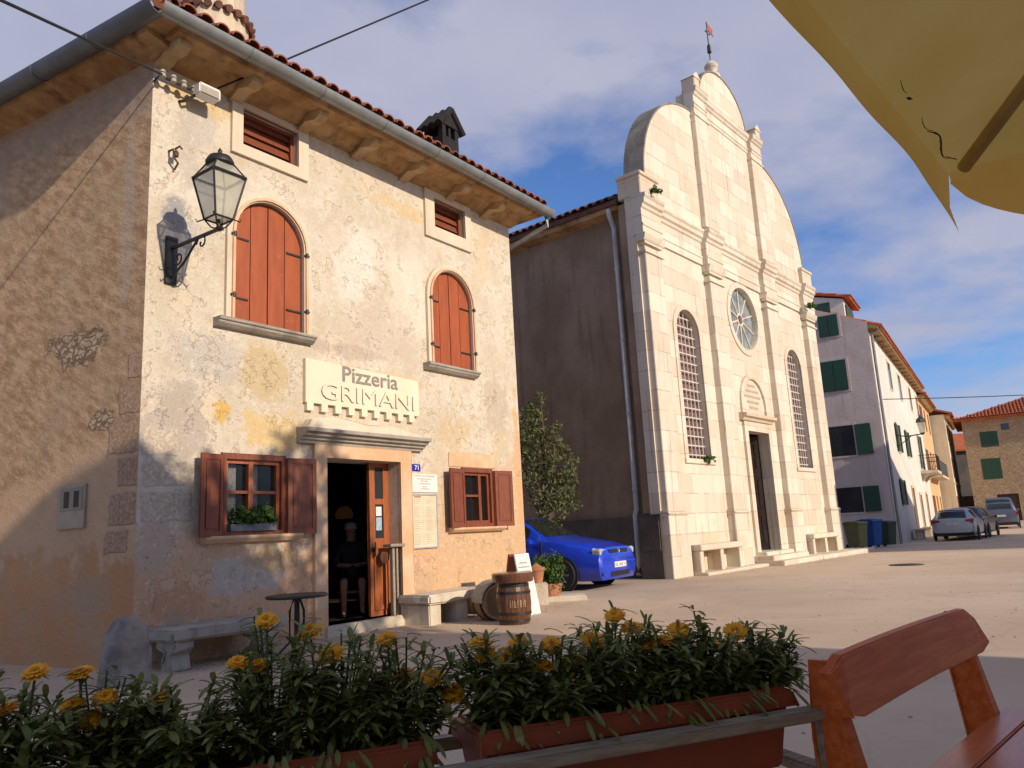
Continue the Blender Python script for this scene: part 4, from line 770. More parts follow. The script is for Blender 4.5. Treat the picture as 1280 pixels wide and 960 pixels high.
for r in lown[:2] + upn + grd[:1]: window_at(wh, r[0][0], r[1][0], r[0][1], r[2][1], .0, GREENS if r in lown + grd else None, 2, SURR_P)
r = lown[2]; w = window_at(wh, r[0][0], r[1][0], r[0][1], r[2][1], .0, GREENS, 1)
for r, mt_ in ((grd[1], BRN), (grd[2], BRN), (grd[3], BRN)): m = MB(); m.box(r[0][0], r[1][0], .1, .15, r[0][1], r[2][1]); dd = m.build('door', mt_, wh); m = MB(); m.panel(rect(r[0][0] - .15, r[1][0] + .15, r[0][1], r[2][1] + .15), [rect(r[0][0], r[1][0], r[0][1], r[2][1])], -.04, .01); m.build('door_frame', SURR, dd)
m = MB(); m.box(16.6, 19.8, -.95, 0, 3.62, 3.8); bal = m.build('balcony', PSTONE, wh, bevel=.02)
for x in (16.9, 19.3): m = MB(); m.prism([(-.8, 3.62), (.0, 3.62), (.0, 3.1), (-.3, 3.45)], x, x + .25, axis='x'); m.build('bracket', PSTONE, bal)
m = MB()
for k in range(22): x = 16.65 + k * .148; m.tube([(x, -.92, 3.8), (x, -.92, 4.75)], .012, 5)
for k in range(6): y_ = -.92 + k * .17; m.tube([(16.65, y_, 3.8), (16.65, y_, 4.75)], .012, 5); m.tube([(19.75, y_, 3.8), (19.75, y_, 4.75)], .012, 5)
m.tube([(16.65, 0, 4.75), (16.65, -.92, 4.75), (19.75, -.92, 4.75), (19.75, 0, 4.75)], .022, 6); m.build('railing', IRON, bal)
for (u0, u1, z0, z1, os_) in ((1.2, 2.05, 9.45, 10.45, 0), (1.1, 2.2, 6.9, 8.3, 0), (1.15, 2.2, 3.95, 5.3, -1), (1.15, 2.2, 1.45, 2.55, -1)):
    window_at(wh, u0, u1, z0, z1, -.003, GREENS, os_, GRP, T=TE)
m = MB(); zz_ = lambda d: FH + .05 + d * .43
m.prism([(-.5, zz_(-.5)), (5.5, zz_(5.5)), (11.5, zz_(-.5)), (11.5, zz_(-.5) + .06), (5.5, zz_(5.5) + .07), (-.5, zz_(-.5) + .06)], .05, FL + .05, axis='x'); rf = m.build('roof', TILEN, wh)
m = MB(); tile_columns(m, Vector((.06, -.55, 0)), Vector((1, 0, 0)), Vector((0, 1, 0)), FL, lambda s: 6.0, .3, .10, .6, .03, .43, zz_(-.5) + .03); m.build('barrel_tiles', TILEN, rf, smooth=True, angle=60)
m = MB(); m.prism([(-.46, zz_(-.5)), (0, FH + .02), (0, FH - .24), (-.12, FH - .22), (-.38, zz_(-.5) - .08)], .0, FL, axis='x'); m.build('cornice', CORN, rf)
for k in range(16): m = MB(); x = .4 + k * 1.45; m.box(x, x + .28, -.34, 0, FH - .30, FH - .05); m.build('corbel', CORN, rf)
# dormer near the end wall
m = MB(); m.prism([(.9, zz_(.9)), (3.9, zz_(3.9)), (3.9, 12.0), (.9, 11.2)], .35, 3.2, axis='x'); dm = m.build('dormer', WHP, rf)
m = MB(); m.prism([(.6, 11.20), (4.6, 12.27), (4.6, 12.33), (.6, 11.26)], .22, 3.35, axis='x'); m.build('dormer_roof', TILEN, dm)
m = MB(); tile_columns(m, Vector((.2, .55, 0)), Vector((1, 0, 0)), Vector((0, 1, 0)), 3.2, lambda s: 4.0, .28, .09, .6, .03, .268, 11.25); m.build('barrel_tiles', TILEN, dm, smooth=True, angle=60)
m = MB(); m.box(.30, .345, 1.5, 2.5, 10.62, 11.15); m.box(.7, 2.8, .84, .895, 10.3, 11.0); m.build('dormer_window', GREENS, dm)
m = MB(); m.tube([(.15, -.12, -.2), (.15, -.12, FH - .5), (.2, -.6, FH - .2)], .06, 8); m.build('downpipe', ZINC, wh)
# street lamp on the white house, benches in front
sl = thing('wall_lantern', 'glass street lantern on a curved arm fixed high on the white house facade', 'street lamp', KO + hd(31.5) * 5.2 + Vector((0, 0, 5.0)), KROT)
m = MB(); m.tube([(0, 0, .1), (0, -.5, .0), (0, -1.2, .05)], .03, 6); m.tube([(0, 0, -.5), (0, -.7, .0)], .02, 6); m.build('bracket', IRON, sl); m = MB(); m.lathe([(.13, .1), (.22, .62), (.0, .64)], (0, -1.2, 0), 6); m.build('lantern_glass', LGLASS, sl); m = MB(); m.lathe([(.26, .62), (.2, .78), (.06, .88), (.0, 1.0)], (0, -1.2, 0), 6); m.lathe([(.03, 0), (.14, .1), (.0, .1)], (0, -1.2, 0), 6); m.build('lantern_cap', IRON, sl)
for k, (u_, lb_) in enumerate(((5.6, 'stone bench against the white house, nearer the bins'), (10.6, 'small stone bench against the white house, farther up the street'))):
    b_ = thing('stone_bench', lb_, 'bench', KO + hd(31.5) * u_ + hd(121.5) * .12, KROT); m = MB(); m.box(0, 1.5, -.45, 0, .42, .52); m.build('seat', PSTONE, b_, bevel=.02)
    for x in (.12, 1.12): m = MB(); m.box(x, x + .25, -.40, -.05, 0, .42); m.build('leg', PSTONE, b_, bevel=.02)
# orange house and cream house beyond it
def row_house(nm, label, u0, u1, h, mat, trim, bays, floors, setback=0.0, roofmat=TILEN, wood=BRN):
    o = thing(nm, label, 'house', KO + hd(31.5) * u0 + hd(-58.5) * setback, KROT); L_ = u1 - u0; holes = []
    for f_ in range(floors):
        for b_ in range(bays): a = L_ * (b_ + .5) / bays - .5; z_ = .2 if f_ == 0 else .9 + h / floors * f_; holes.append(rect(a, a + 1.0, z_, z_ + (2.2 if f_ == 0 else 1.6)))
    m = MB(); m.panel(rect(0, L_, -.3, h), holes, 0, .3, back=True); m.box(0.002, .3, .3, 10, -.3, h); m.box(L_ - .3, L_ - .002, .3, 10, -.3, h); m.build('facade', mat, o)
    for k, r in enumerate(holes): window_at(o, r[0][0], r[1][0], r[0][1], r[2][1], .06, wood, 0 if (k * 7) % 3 else 2, trim)
    m = MB(); m.prism([(-.6, h - .05), (5, h + 1.9), (10.6, h - .05), (10.6, h + .1), (5, h + 2.05), (-.6, h + .1)], -.05, L_ + .05, axis='x'); r_ = m.build('roof', roofmat, o)
    m = MB(); m.prism([(-.5, h - .03), (0, h - .03), (0, h - .35), (-.2, h - .3)], 0, L_, axis='x'); m.build('cornice', CORN, r_)
    m = MB(); m.box(-.0, L_, -.06, .0, h / floors - .1 + .5, h / floors + .5); m.build('string_course', trim, o)
    return o
oh = row_house('orange_house', 'narrow faded orange house with brown shutters next to the white house', 22.5, 32.0, 9.3, OP, SURR, 3, 3)
m = MB(); m.box(1.0, 8, -.8, 0, 3.6, 3.75); bl = m.build('balcony', PSTONE, oh); m = MB(); m.tube([(1, 0, 4.7), (1, -.75, 4.7), (8, -.75, 4.7), (8, 0, 4.7)], .03, 6)
for k in range(40): m.tube([(1 + k * .179, -.75, 3.75), (1 + k * .179, -.75, 4.7)], .014, 4)
m.build('railing', IRON, bl)
ch_ = row_house('cream_house', 'pale cream house with string courses at the far end of the row', 32.4, 43.5, 8.8, CP, SURR_P, 4, 3, setback=-1.0)
# tan stone house closing the street, dark house and field stone wall behind
st = thing('stone_house', 'tan rubble stone house with orange hipped roof at the end of the street', 'house', (35.6, 62.0, 0), -31)
holes = [rect(.9, 2.2, 3.4, 5.0), rect(1.1, 2.3, 5.9, 7.1), rect(2.6, 3.15, 7.1, 7.6), rect(5.0, 6.2, 3.4, 5.0), rect(5.0, 6.2, 5.9, 7.1), rect(1.6, 3.0, 0, 2.2), rect(5.2, 6.8, 0, 2.3), rect(9, 10.2, 3.4, 5.0), rect(9, 10.2, 5.9, 7.1)]
m = MB(); m.panel(rect(0, 14, -.3, 8.1), holes, 0, .4, back=True); m.box(.002, .4, .4, 9, -.3, 8.1); m.box(13.6, 13.998, .4, 9, -.3, 8.1); m.build('rubble_wall', RUB, st)
for k, r in enumerate(holes):
    if k in (5, 6): m = MB(); m.box(r[0][0], r[1][0], .2, .26, 0, r[2][1]); m.build('door', dw_, st)
    else: window_at(st, r[0][0], r[1][0], r[0][1], r[2][1], .06, GREENS if k != 2 else None, 0, RUB)
m = MB(); m.add([(-.6, -.6, 8.1), (14.6, -.6, 8.1), (14.6, 9.6, 8.1), (-.6, 9.6, 8.1), (5, 4.5, 10.1), (9.5, 4.5, 10.1), (-.6, -.6, 8.2), (14.6, -.6, 8.2), (14.6, 9.6, 8.2), (-.6, 9.6, 8.2)], [(0, 1, 2, 3), (6, 7, 5, 4), (7, 8, 5), (8, 9, 4, 5), (9, 6, 4), (0, 1, 7, 6), (1, 2, 8, 7), (2, 3, 9, 8), (3, 0, 6, 9)]); sr = m.build('roof', TILEN, st)
m = MB(); tile_columns(m, Vector((-.6, -.68, 0)), Vector((1, 0, 0)), Vector((0, 1, 0)), 15.2, lambda s: max(0, min(5.1, s * .9, (15.2 - s) * .9)), .25, .10, .5, .04, .372, 8.2); m.build('barrel_tiles', TILEN, sr, smooth=True, angle=60)
m = MB(); m.box(-.5, 15, -1.6, -.35, -.3, .16); pv = meta(m.build('pavement', PSTONE), kind='structure'); pv.location = (35.6, 62.0, 0); pv.rotation_euler = (0, 0, R(-31))
dk = thing('grey_house', 'dark grey plastered house with a red tiled roof left of the tan stone house', 'house', (40.3, 77, 0), -10)
m = MB(); m.box(0, 9, 0, 8, -.3, 6.9); m.build('wall', DGP, dk); window_at(dk, 4.0, 4.9, 4.2, 5.8, -.001, None); m = MB(); m.prism([(-.4, 6.8), (4, 8.7), (8.4, 6.8), (8.4, 7), (4, 8.9), (-.4, 7)], -.3, 9.3, axis='x'); m.build('roof', TILEN, dk)
sw = MB(); sw.box(0, 4, 0, .5, -.2, 2.3); fw = sw.build('field_stone_wall', RUBD, None, bevel=.03, sub=6, rough=.06); fw.location = (37.2, 67, 0); fw.rotation_euler = (0, 0, R(-5)); meta(fw, 'low brown field stone wall between the cream house and the tan stone house', 'wall')
# ------------------------------------------------------------------ foliage
def rnd_dir():
    while True:
        v = Vector((random.uniform(-1, 1), random.uniform(-1, 1), random.uniform(-1, 1)))
        if .05 < v.length < 1: return v.normalized()
def leaf_cloud(m, blobs, n, size, aspect=.45, fill=.55):
    tot = sum(b[1] ** 2 for b in blobs)
    for c, r in blobs:
        c = Vector(c)
        for _ in range(int(n * r * r / tot)):
            d = rnd_dir(); p = c + d * r * (fill + (1 - fill) * random.random()) * random.uniform(.8, 1.12)
            if p.z < .02: continue
            a = rnd_dir(); b = a.cross(rnd_dir()).normalized(); s = size * random.uniform(.6, 1.3); e = b * s * aspect; k = d * s * .12
            m.add([p - a * s, p + e + k, p + a * s, p - e + k], [(0, 1, 2, 3)])
def tree(name, label, loc, trunk_h, crown, n, size, leafm, cat='tree', group=None, tr=.09):
    o = thing(name, label, cat, loc, 0, group); m = MB(); top = Vector((.05, .03, trunk_h)); m.tube([(0, 0, -.1), (.03, 0, trunk_h * .4), (-.02, .02, trunk_h * .75), top], [tr, tr * .85, tr * .75, tr * .6], 8)
    for c, r in crown: c = Vector(c); m.tube([top * .9, (top + c) * .5 + rnd_dir() * .1, c], [tr * .5, tr * .3, tr * .12], 6)
    m.build('trunk', BARK, o, smooth=True); m = MB(); leaf_cloud(m, crown, n, size); m.build('crown', leafm, o, recalc=False); return o
random.seed(21)
tree('olive_tree', 'leafy olive green tree between the pizzeria house and the dark church wall', (.55, 18.2, 0), 1.5,
     [((.0, 0, 3.1), .55), ((.40, -.05, 2.55), .42), ((-.2, .1, 3.75), .42), ((.15, 0, 2.1), .55), ((.55, .0, 1.95), .35), ((-.5, 0, 2.7), .6), ((.0, .1, 4.0), .28), ((.68, 0, 2.35), .25), ((-.5, 0, 3.5), .5), ((.3, .1, 3.3), .3), ((.2, -.2, 1.6), .4), ((.8, .0, 2.7), .16), ((.62, .1, 3.0), .2), ((.1, -.1, 4.25), .15), ((.78, 0, 1.75), .18), ((.45, -.1, 3.55), .15)], 4000, .055, LEAF_T)
bu = thing('potted_bush', 'rounded bright green bush in a low pot between the barrel and the blue car', 'bush', (.46, 13.7, .09))
m = MB(); leaf_cloud(m, [((0, 0, .38), .30), ((.1, .05, .55), .2), ((-.12, -.05, .52), .2), ((0, 0, .2), .25)], 1900, .034, .55, .3); m.build('foliage', LEAF_B, bu, recalc=False); m = MB(); m.lathe([(.0, 0), (.17, 0), (.22, .2), (.2, .2), (.0, .18)], n=16); m.build('pot', TERR2, bu)
kb = MB(); kb.box(-.05, .95, -.25, .28, -.1, .088); kb = kb.build('stone_kerb', PSTONE, None, bevel=.02, rough=.006); kb.location = (.12, 13.75, 0); meta(kb, 'low pale stone kerb slab under the potted bush', 'kerb')
sbk = MB(); sbk.box(-.17, .17, -.15, .15, -.05, .34); sbk = sbk.build('stone_block', PSTONE, None, bevel=.02, rough=.01); sbk.location = (.24, 13.2, 0); meta(sbk, 'square pale stone block carrying a terracotta pot beside the bush', 'stone')
pt = MB(); pt.lathe([(.0, 0), (.09, 0), (.125, .2), (.14, .2), (.14, .25), (.11, .25), (.06, .28), (.0, .33)], n=16); pt = pt.build('terracotta_pot', TERR2, None, smooth=True); pt.location = (.24, 13.2, .34); meta(pt, 'small terracotta pot standing on the stone block', 'pot')
def weed(loc, label, s=1.0):
    m = MB(); leaf_cloud(m, [((0, 0, 0.05), .16 * s), ((.1 * s, -.05, -.08 * s), .12 * s), ((-.1 * s, -.04, .06), .1 * s)], 170, .05 * s, .5, .2); o = m.build('wall_weed', LEAF_B, None, recalc=False); o.location = loc; return meta(o, label, 'weed')
weed(cworld(.35, -.25, 9.02), 'weed growing on the cornice above the near corner of the church')
weed(cworld(2.45, .12, 2.62), 'weed hanging from the sill of the nearer barred church window', 1.3)
weed(cworld(10.55, -.2, 8.12), 'weed on the far pilaster capital of the church', 1.2)
# window box plants in the lower house window
wb = hthing('window_plant', 'leafy green plant in a dark trough on the ledge of the larger open window', 'plant', U(1.13), -.075, H(1.36)); m = MB(); m.box(.02, .64, -.0, .10, 0, .08); m.build('trough', simple('blue_grey_trough', (.10, .12, .15), .6), wb)
m = MB(); leaf_cloud(m, [((.15, .03, .18), .13), ((.33, .03, .16), .12), ((.5, .03, .20), .13), ((.58, .03, .13), .09)], 700, .03, .6, .3); m.build('foliage', LEAF_B, wb, recalc=False)

# ------------------------------------------------------------------ stones, benches, table and barrel in front of the house
bo = MB(); bo.lathe([(.0, -.2), (.26, -.2), (.25, .1), (.235, .3), (.20, .45), (.13, .55), (.05, .585), (0, .59)], n=18)
bo.v = [Vector((p.x * .9, p.y * .6, p.z)) for p in bo.v]; bo = bo.build('corner_guard_stone', BSTONE, None, smooth=True, angle=70, rough=.035, sub=2); bo.location = (-3.64, 7.36, 0); bo.rotation_euler = (R(-7), 0, R(18)); meta(bo, 'rounded blue grey guard stone standing at the house corner', 'stone')
def slab_bench(name, label, u0, u1, d0, d1, zt, th, legs, mat):
    o = hthing(name, label, 'bench', u0, 0, 0); L_ = u1 - u0; m = MB(); m.box(0, L_, -d1, -d0, zt - th, zt); m.build('seat', mat, o, bevel=.025, rough=.015, sub=3)
    for (a, b, carved) in legs:
        m = MB()
        if carved: m.prism([(-d1 + .06, 0), (-d1 + .26, 0), (-d1 + .24, .10), (-d1 + .20, .18), (-d1 + .34, zt - th - .06), (-d1 + .36, zt - th + .01), (-d1 + .02, zt - th + .01), (-d1 + .03, zt - th - .08), (-d1 + .10, .16)], a, b, axis='x')
        else: m.box(a, b, -d1 + .05, -d0, -.05, zt - th + .01)
        m.build('leg', mat, o, bevel=.015, rough=.012, sub=2)
    return o
slab_bench('stone_bench', 'weathered grey stone bench with carved feet under the larger open window', .06, 1.42, .02, .62, .40, .12, [(.06, .27, True), (1.05, 1.26, True)], GSTONE)
slab_bench('stone_bench', 'pale stone slab bench on block legs under the smaller window', 3.72, 5.55, .02, .62, .40, .13, [(.05, .30, False), (.62, .86, False), (1.5, 1.75, False)], PSTONE)
tb = thing('bistro_table', 'small black iron table with a round top in front of the house', 'table', (-2.30, 8.18, 0)); m = MB(); m.lathe([(.0, .63), (.30, .63), (.315, .645), (.30, .66), (0, .66)], n=28); m.build('tabletop', IRON, tb, smooth=True)
m = MB(); m.tube([(0, 0, .05), (0, 0, .63)], .028, 8)
for k in range(4): a = math.pi / 2 * k + .4; m.tube([(.03 * math.cos(a), .03 * math.sin(a), .62), (.07 * math.cos(a), .07 * math.sin(a), .5), (.07 * math.cos(a), .07 * math.sin(a), .2), (.28 * math.cos(a), .28 * math.sin(a), .0)], .013, 6)
m.build('pedestal', IRON, tb)
hs = hthing('folded_table', 'tall narrow grey folded stand leaning by the door leaf', 'stand', U(3.98), .02, .10); m = MB(); m.box(.0, .045, -.03, .03, 0, .98); m.box(.075, .11, -.03, .03, 0, .96); m.build('leg', GREYW, hs, bevel=.004); m = MB(); m.box(-.09, .20, -.09, .07, .96, 1.0); m.build('tabletop', GREYW, hs, bevel=.006); m = MB(); m.lathe([(.0, 0), (.085, 0), (.085, .03), (0, .03)], (-.06, .06, .82), 14, axis='y'); m.build('dark_disc', BARR, hs); m = MB(); m.box(-.10, .24, -.10, .1, 0, .02); m.build('foot', IRON, hs)
ba = thing('barrel', 'dark varnished oak barrel with a wide round lid and faint pale lettering', 'barrel', (-.13, 10.6, 0), 10)
m = MB(); nst = 20
for k in range(nst):
    a0, a1 = 2 * math.pi * k / nst + .012, 2 * math.pi * (k + 1) / nst - .012; pr = [(.195, 0), (.225, .12), (.235, .26), (.225, .40), (.20, .53)]
    vv = [];
    for r_, z_ in pr: vv += [(r_ * math.cos(a0), r_ * math.sin(a0), z_), (r_ * math.cos(a1), r_ * math.sin(a1), z_), ((r_ - .02) * math.cos(a1), (r_ - .02) * math.sin(a1), z_), ((r_ - .02) * math.cos(a0), (r_ - .02) * math.sin(a0), z_)]
    m.add(vv, [(i * 4 + j, i * 4 + (j + 1) % 4, i * 4 + 4 + (j + 1) % 4, i * 4 + 4 + j) for i in range(4) for j in range(4)])
m.build('staves', BARR, ba)
for z_, r_ in ((.05, .212), (.14, .231), (.40, .229), (.49, .212)): m = MB(); m.lathe([(r_ - .01, z_ - .018), (r_, z_ - .018), (r_, z_ + .018), (r_ - .01, z_ + .018)], n=28); m.build('hoop', STEEL, ba, smooth=True)
m = MB(); m.lathe([(.0, .53), (.265, .53), (.275, .545), (.275, .635), (.26, .65), (.0, .65)], n=30); m.build('lid', BARR, ba, smooth=True); m = MB()
for k, (w_, gap) in enumerate(((.02, .0), (.012, .03), (.03, .05), (.012, .09), (.025, .12), (.012, .16), (.02, .18))):
    a = R(-90 - 22) + gap / .225 * 1.05
    for zz_ in (.22, .25, .28): rr = .2385; m.add([(rr * math.cos(a), rr * math.sin(a), zz_), (rr * math.cos(a + w_ / .23), rr * math.sin(a + w_ / .23), zz_), (rr * math.cos(a + w_ / .23), rr * math.sin(a + w_ / .23), zz_ + .03 * (1 if (k + int(zz_ * 100)) % 3 else .4)), (rr * math.cos(a), rr * math.sin(a), zz_ + .03)], [(0, 1, 2, 3)])
m.build('lettering', simple('faded_tan_lettering', (.30, .19, .10), .7, .3, 20, 0), ba)
ab = thing('menu_easel', 'white folding menu board with dark red sides standing behind the barrel', 'sign', (-.03, 11.75, 0), 52)
m = MB()
def TA(p): return Vector((p.x, p.y + p.z * .20 - .22, p.z))
def TA2(p): return Vector((p.x, p.y - p.z * .20 + .22, p.z))
m.box(-.17, .17, -.0, .025, 0, .86, T=TA); fb = m.build('front_board', WHITE, ab, bevel=.004); m = MB(); m.box(-.17, .17, -.0, .025, 0, .86, T=TA2); m.build('back_board', BRN, ab); m = MB()
for z_, a, b in ((.72, -.1, .08), (.66, -.14, .12), (.6, -.12, .14), (.54, -.1, .1)): m.box(a, b, -.003, -.0, z_, z_ + .018, T=TA)
m.build('print', INK, fb)
tu = thing('wooden_tub', 'open light wood half barrel lying on its side beside the bench end', 'tub', (-.42, 11.25, .0), 25)
m = MB(); m.lathe([(.24, -.22), (.27, .0), (.25, .22), (.0, .22), (.0, .20), (.23, .20), (.25, .0), (.215, -.22)], (0, 0, .25), 24, axis='y'); m.build('staves', TUBW, tu)
for y_ in (-.15, .12): m = MB(); m.lathe([(.258, y_ - .02), (.268, y_ - .02), (.268, y_ + .02), (.258, y_ + .02)], (0, 0, .25), 24, axis='y'); m.build('hoop', STEEL, tu)
m = MB(); m.prism([(.29 * math.cos(a), .25 + .29 * math.sin(a)) for a in [math.pi * i / 14 for i in range(15)]] + [(.272 * math.cos(a), .25 + .272 * math.sin(a)) for a in [math.pi * (14 - i) / 14 for i in range(15)]], -.26, .1); m.build('grey_cover', GSTONE, tu)
# lamp and figure in the dim doorway
AMB = simple('glowing_amber_lampshade', (.14, .08, .02), .7); AMB.node_tree.nodes['Principled BSDF'].inputs['Emission Color'].default_value = (1, .42, .08, 1); AMB.node_tree.nodes['Principled BSDF'].inputs['Emission Strength'].default_value = .012
cl = hthing('hanging_lamp', 'dim amber lampshade hanging inside the dark doorway', 'lamp', 4.75, 2.2, 1.55); m = MB(); m.lathe([(.05, .2), (.12, .15), (.15, .07), (.13, .0), (.12, .0), (.05, .19)], n=16); m.build('lamp_shade', AMB, cl); m = MB(); m.tube([(0, 0, .19), (0, 0, 1.45)], .008, 5); m.build('cord', IRON, cl)

# ------------------------------------------------------------------ person seated in the doorway
def person(loc, rotz):
    o = thing('person', 'person in dark clothes seated in the dim pizzeria doorway with bare shins', 'person', loc, rotz)
    J = {'pelvis': (0, 0, .50), 'belly': (0, -.03, .68), 'chest': (0, -.02, .88), 'neck': (0, -.04, 1.06), 'skull': (0, -.07, 1.17), 'crown': (0, -.06, 1.29),
         'shl': (.17, -.02, .98), 'ell': (.23, -.10, .74), 'wrl': (.10, -.32, .72), 'hal': (.06, -.40, .73), 'shr': (-.17, -.02, .98), 'elr': (-.23, -.10, .74), 'wrr': (-.10, -.32, .72), 'har': (-.05, -.40, .73),
         'hipl': (.10, -.05, .50), 'knl': (.13, -.45, .50), 'anl': (.13, -.42, .09), 'tol': (.14, -.58, .04), 'hipr': (-.10, -.05, .50), 'knr': (-.13, -.45, .50), 'anr': (-.13, -.42, .09), 'tor': (-.14, -.58, .04)}
    Rr = dict(pelvis=.15, belly=.135, chest=.145, neck=.055, skull=.085, crown=.075, shl=.07, ell=.045, wrl=.03, hal=.03, hipl=.095, knl=.062, anl=.038, tol=.03)
    E_ = [('pelvis', 'belly'), ('belly', 'chest'), ('chest', 'neck'), ('neck', 'skull'), ('skull', 'crown')] + [(a + s_, b + s_) for s_ in 'lr' for a, b in (('sh', 'el'), ('el', 'wr'), ('wr', 'ha'), ('hip', 'kn'), ('kn', 'an'), ('an', 'to'))] + [('chest', 'shl'), ('chest', 'shr'), ('pelvis', 'hipl'), ('pelvis', 'hipr')]
    ks = list(J); me = bpy.data.meshes.new('body'); me.from_pydata([J[k] for k in ks], [(ks.index(a), ks.index(b)) for a, b in E_], [])
    b = bpy.data.objects.new('body', me); COL.objects.link(b); sk = b.modifiers.new('skin', 'SKIN'); ss = b.modifiers.new('sub', 'SUBSURF'); ss.levels = 2; ss.render_levels = 2
    for i, k in enumerate(ks):
        r_ = Rr.get(k, Rr.get(k[:-1] + 'l', .05)); sv = me.skin_vertices[0].data[i]; sv.radius = (r_, r_); sv.use_root = (k == 'pelvis')
    dg = bpy.context.evaluated_depsgraph_get(); nm = bpy.data.meshes.new_from_object(b.evaluated_get(dg)); bpy.data.objects.remove(b)
    skin = simple('warm_skin', (.48, .26, .17), .6, .1, 8, 0); cloth = simple('dark_shirt_cloth', (.03, .028, .03), .9, .2, 20, .2); nm.materials.clear(); nm.materials.append(skin); nm.materials.append(cloth)
    for p in nm.polygons:
        c = p.center; p.use_smooth = True; p.material_index = 1 if ((.42 < c.z < 1.07 and c.y > -.42 and not (c.z > .6 and c.y < -.2)) or c.z < .07) else 0
    body = bpy.data.objects.new('body', nm); COL.objects.link(body); body.parent = o
    m = MB(); m.lathe([(.093, 1.235), (.098, 1.27), (.08, 1.33), (.0, 1.355)], (0, -.065, 0), 14); m.prism([(-.17, 1.245), (-.05, 1.25), (-.05, 1.262), (-.17, 1.255)], -.07, .07, axis='x'); m.build('cap', simple('pale_cap_cloth', (.5, .48, .45), .9), o)
    m = MB()
    for x in (-.032, .032): m.lathe([(0, -.012), (.012, 0), (0, .012)], (x, -.150, 1.195), 8)
    m.build('eyes', BLACK, o); m = MB(); m.lathe([(0, 0), (.014, .008), (.01, .03), (0, .045)], (0, -.162, 1.15), 8); m.build('nose', skin, o)
    for s_ in (-1, 1):
        m = MB()
        for f_ in range(4): bx = s_ * (.06 + .018 * (f_ - 1.5)); m.tube([(bx, -.40, .735), (bx - s_ * .006, -.445, .735 - .004 * f_), (bx - s_ * .01, -.475 + .004 * abs(f_ - 1), .715)], [.009, .008, .006], 6)
        m.tube([(s_ * .035, -.375, .735), (s_ * .012, -.405, .74), (s_ * .004, -.43, .73)], [.011, .009, .007], 6); m.build('fingers', skin, o)
    return o
person(hworld(3.90, 1.10, .10), 15)
cr = thing('stool', 'dark wooden stool under the seated person in the doorway', 'stool', hworld(3.90, 1.10, .10), 15); m = MB(); m.box(-.2, .2, -.2, .2, .32, .36); m.build('seat', BARR, cr)
for x in (-.17, .14):
    for y in (-.17, .14): m = MB(); m.box(x, x + .035, y, y + .035, 0, .32); m.build('leg', BARR, cr)

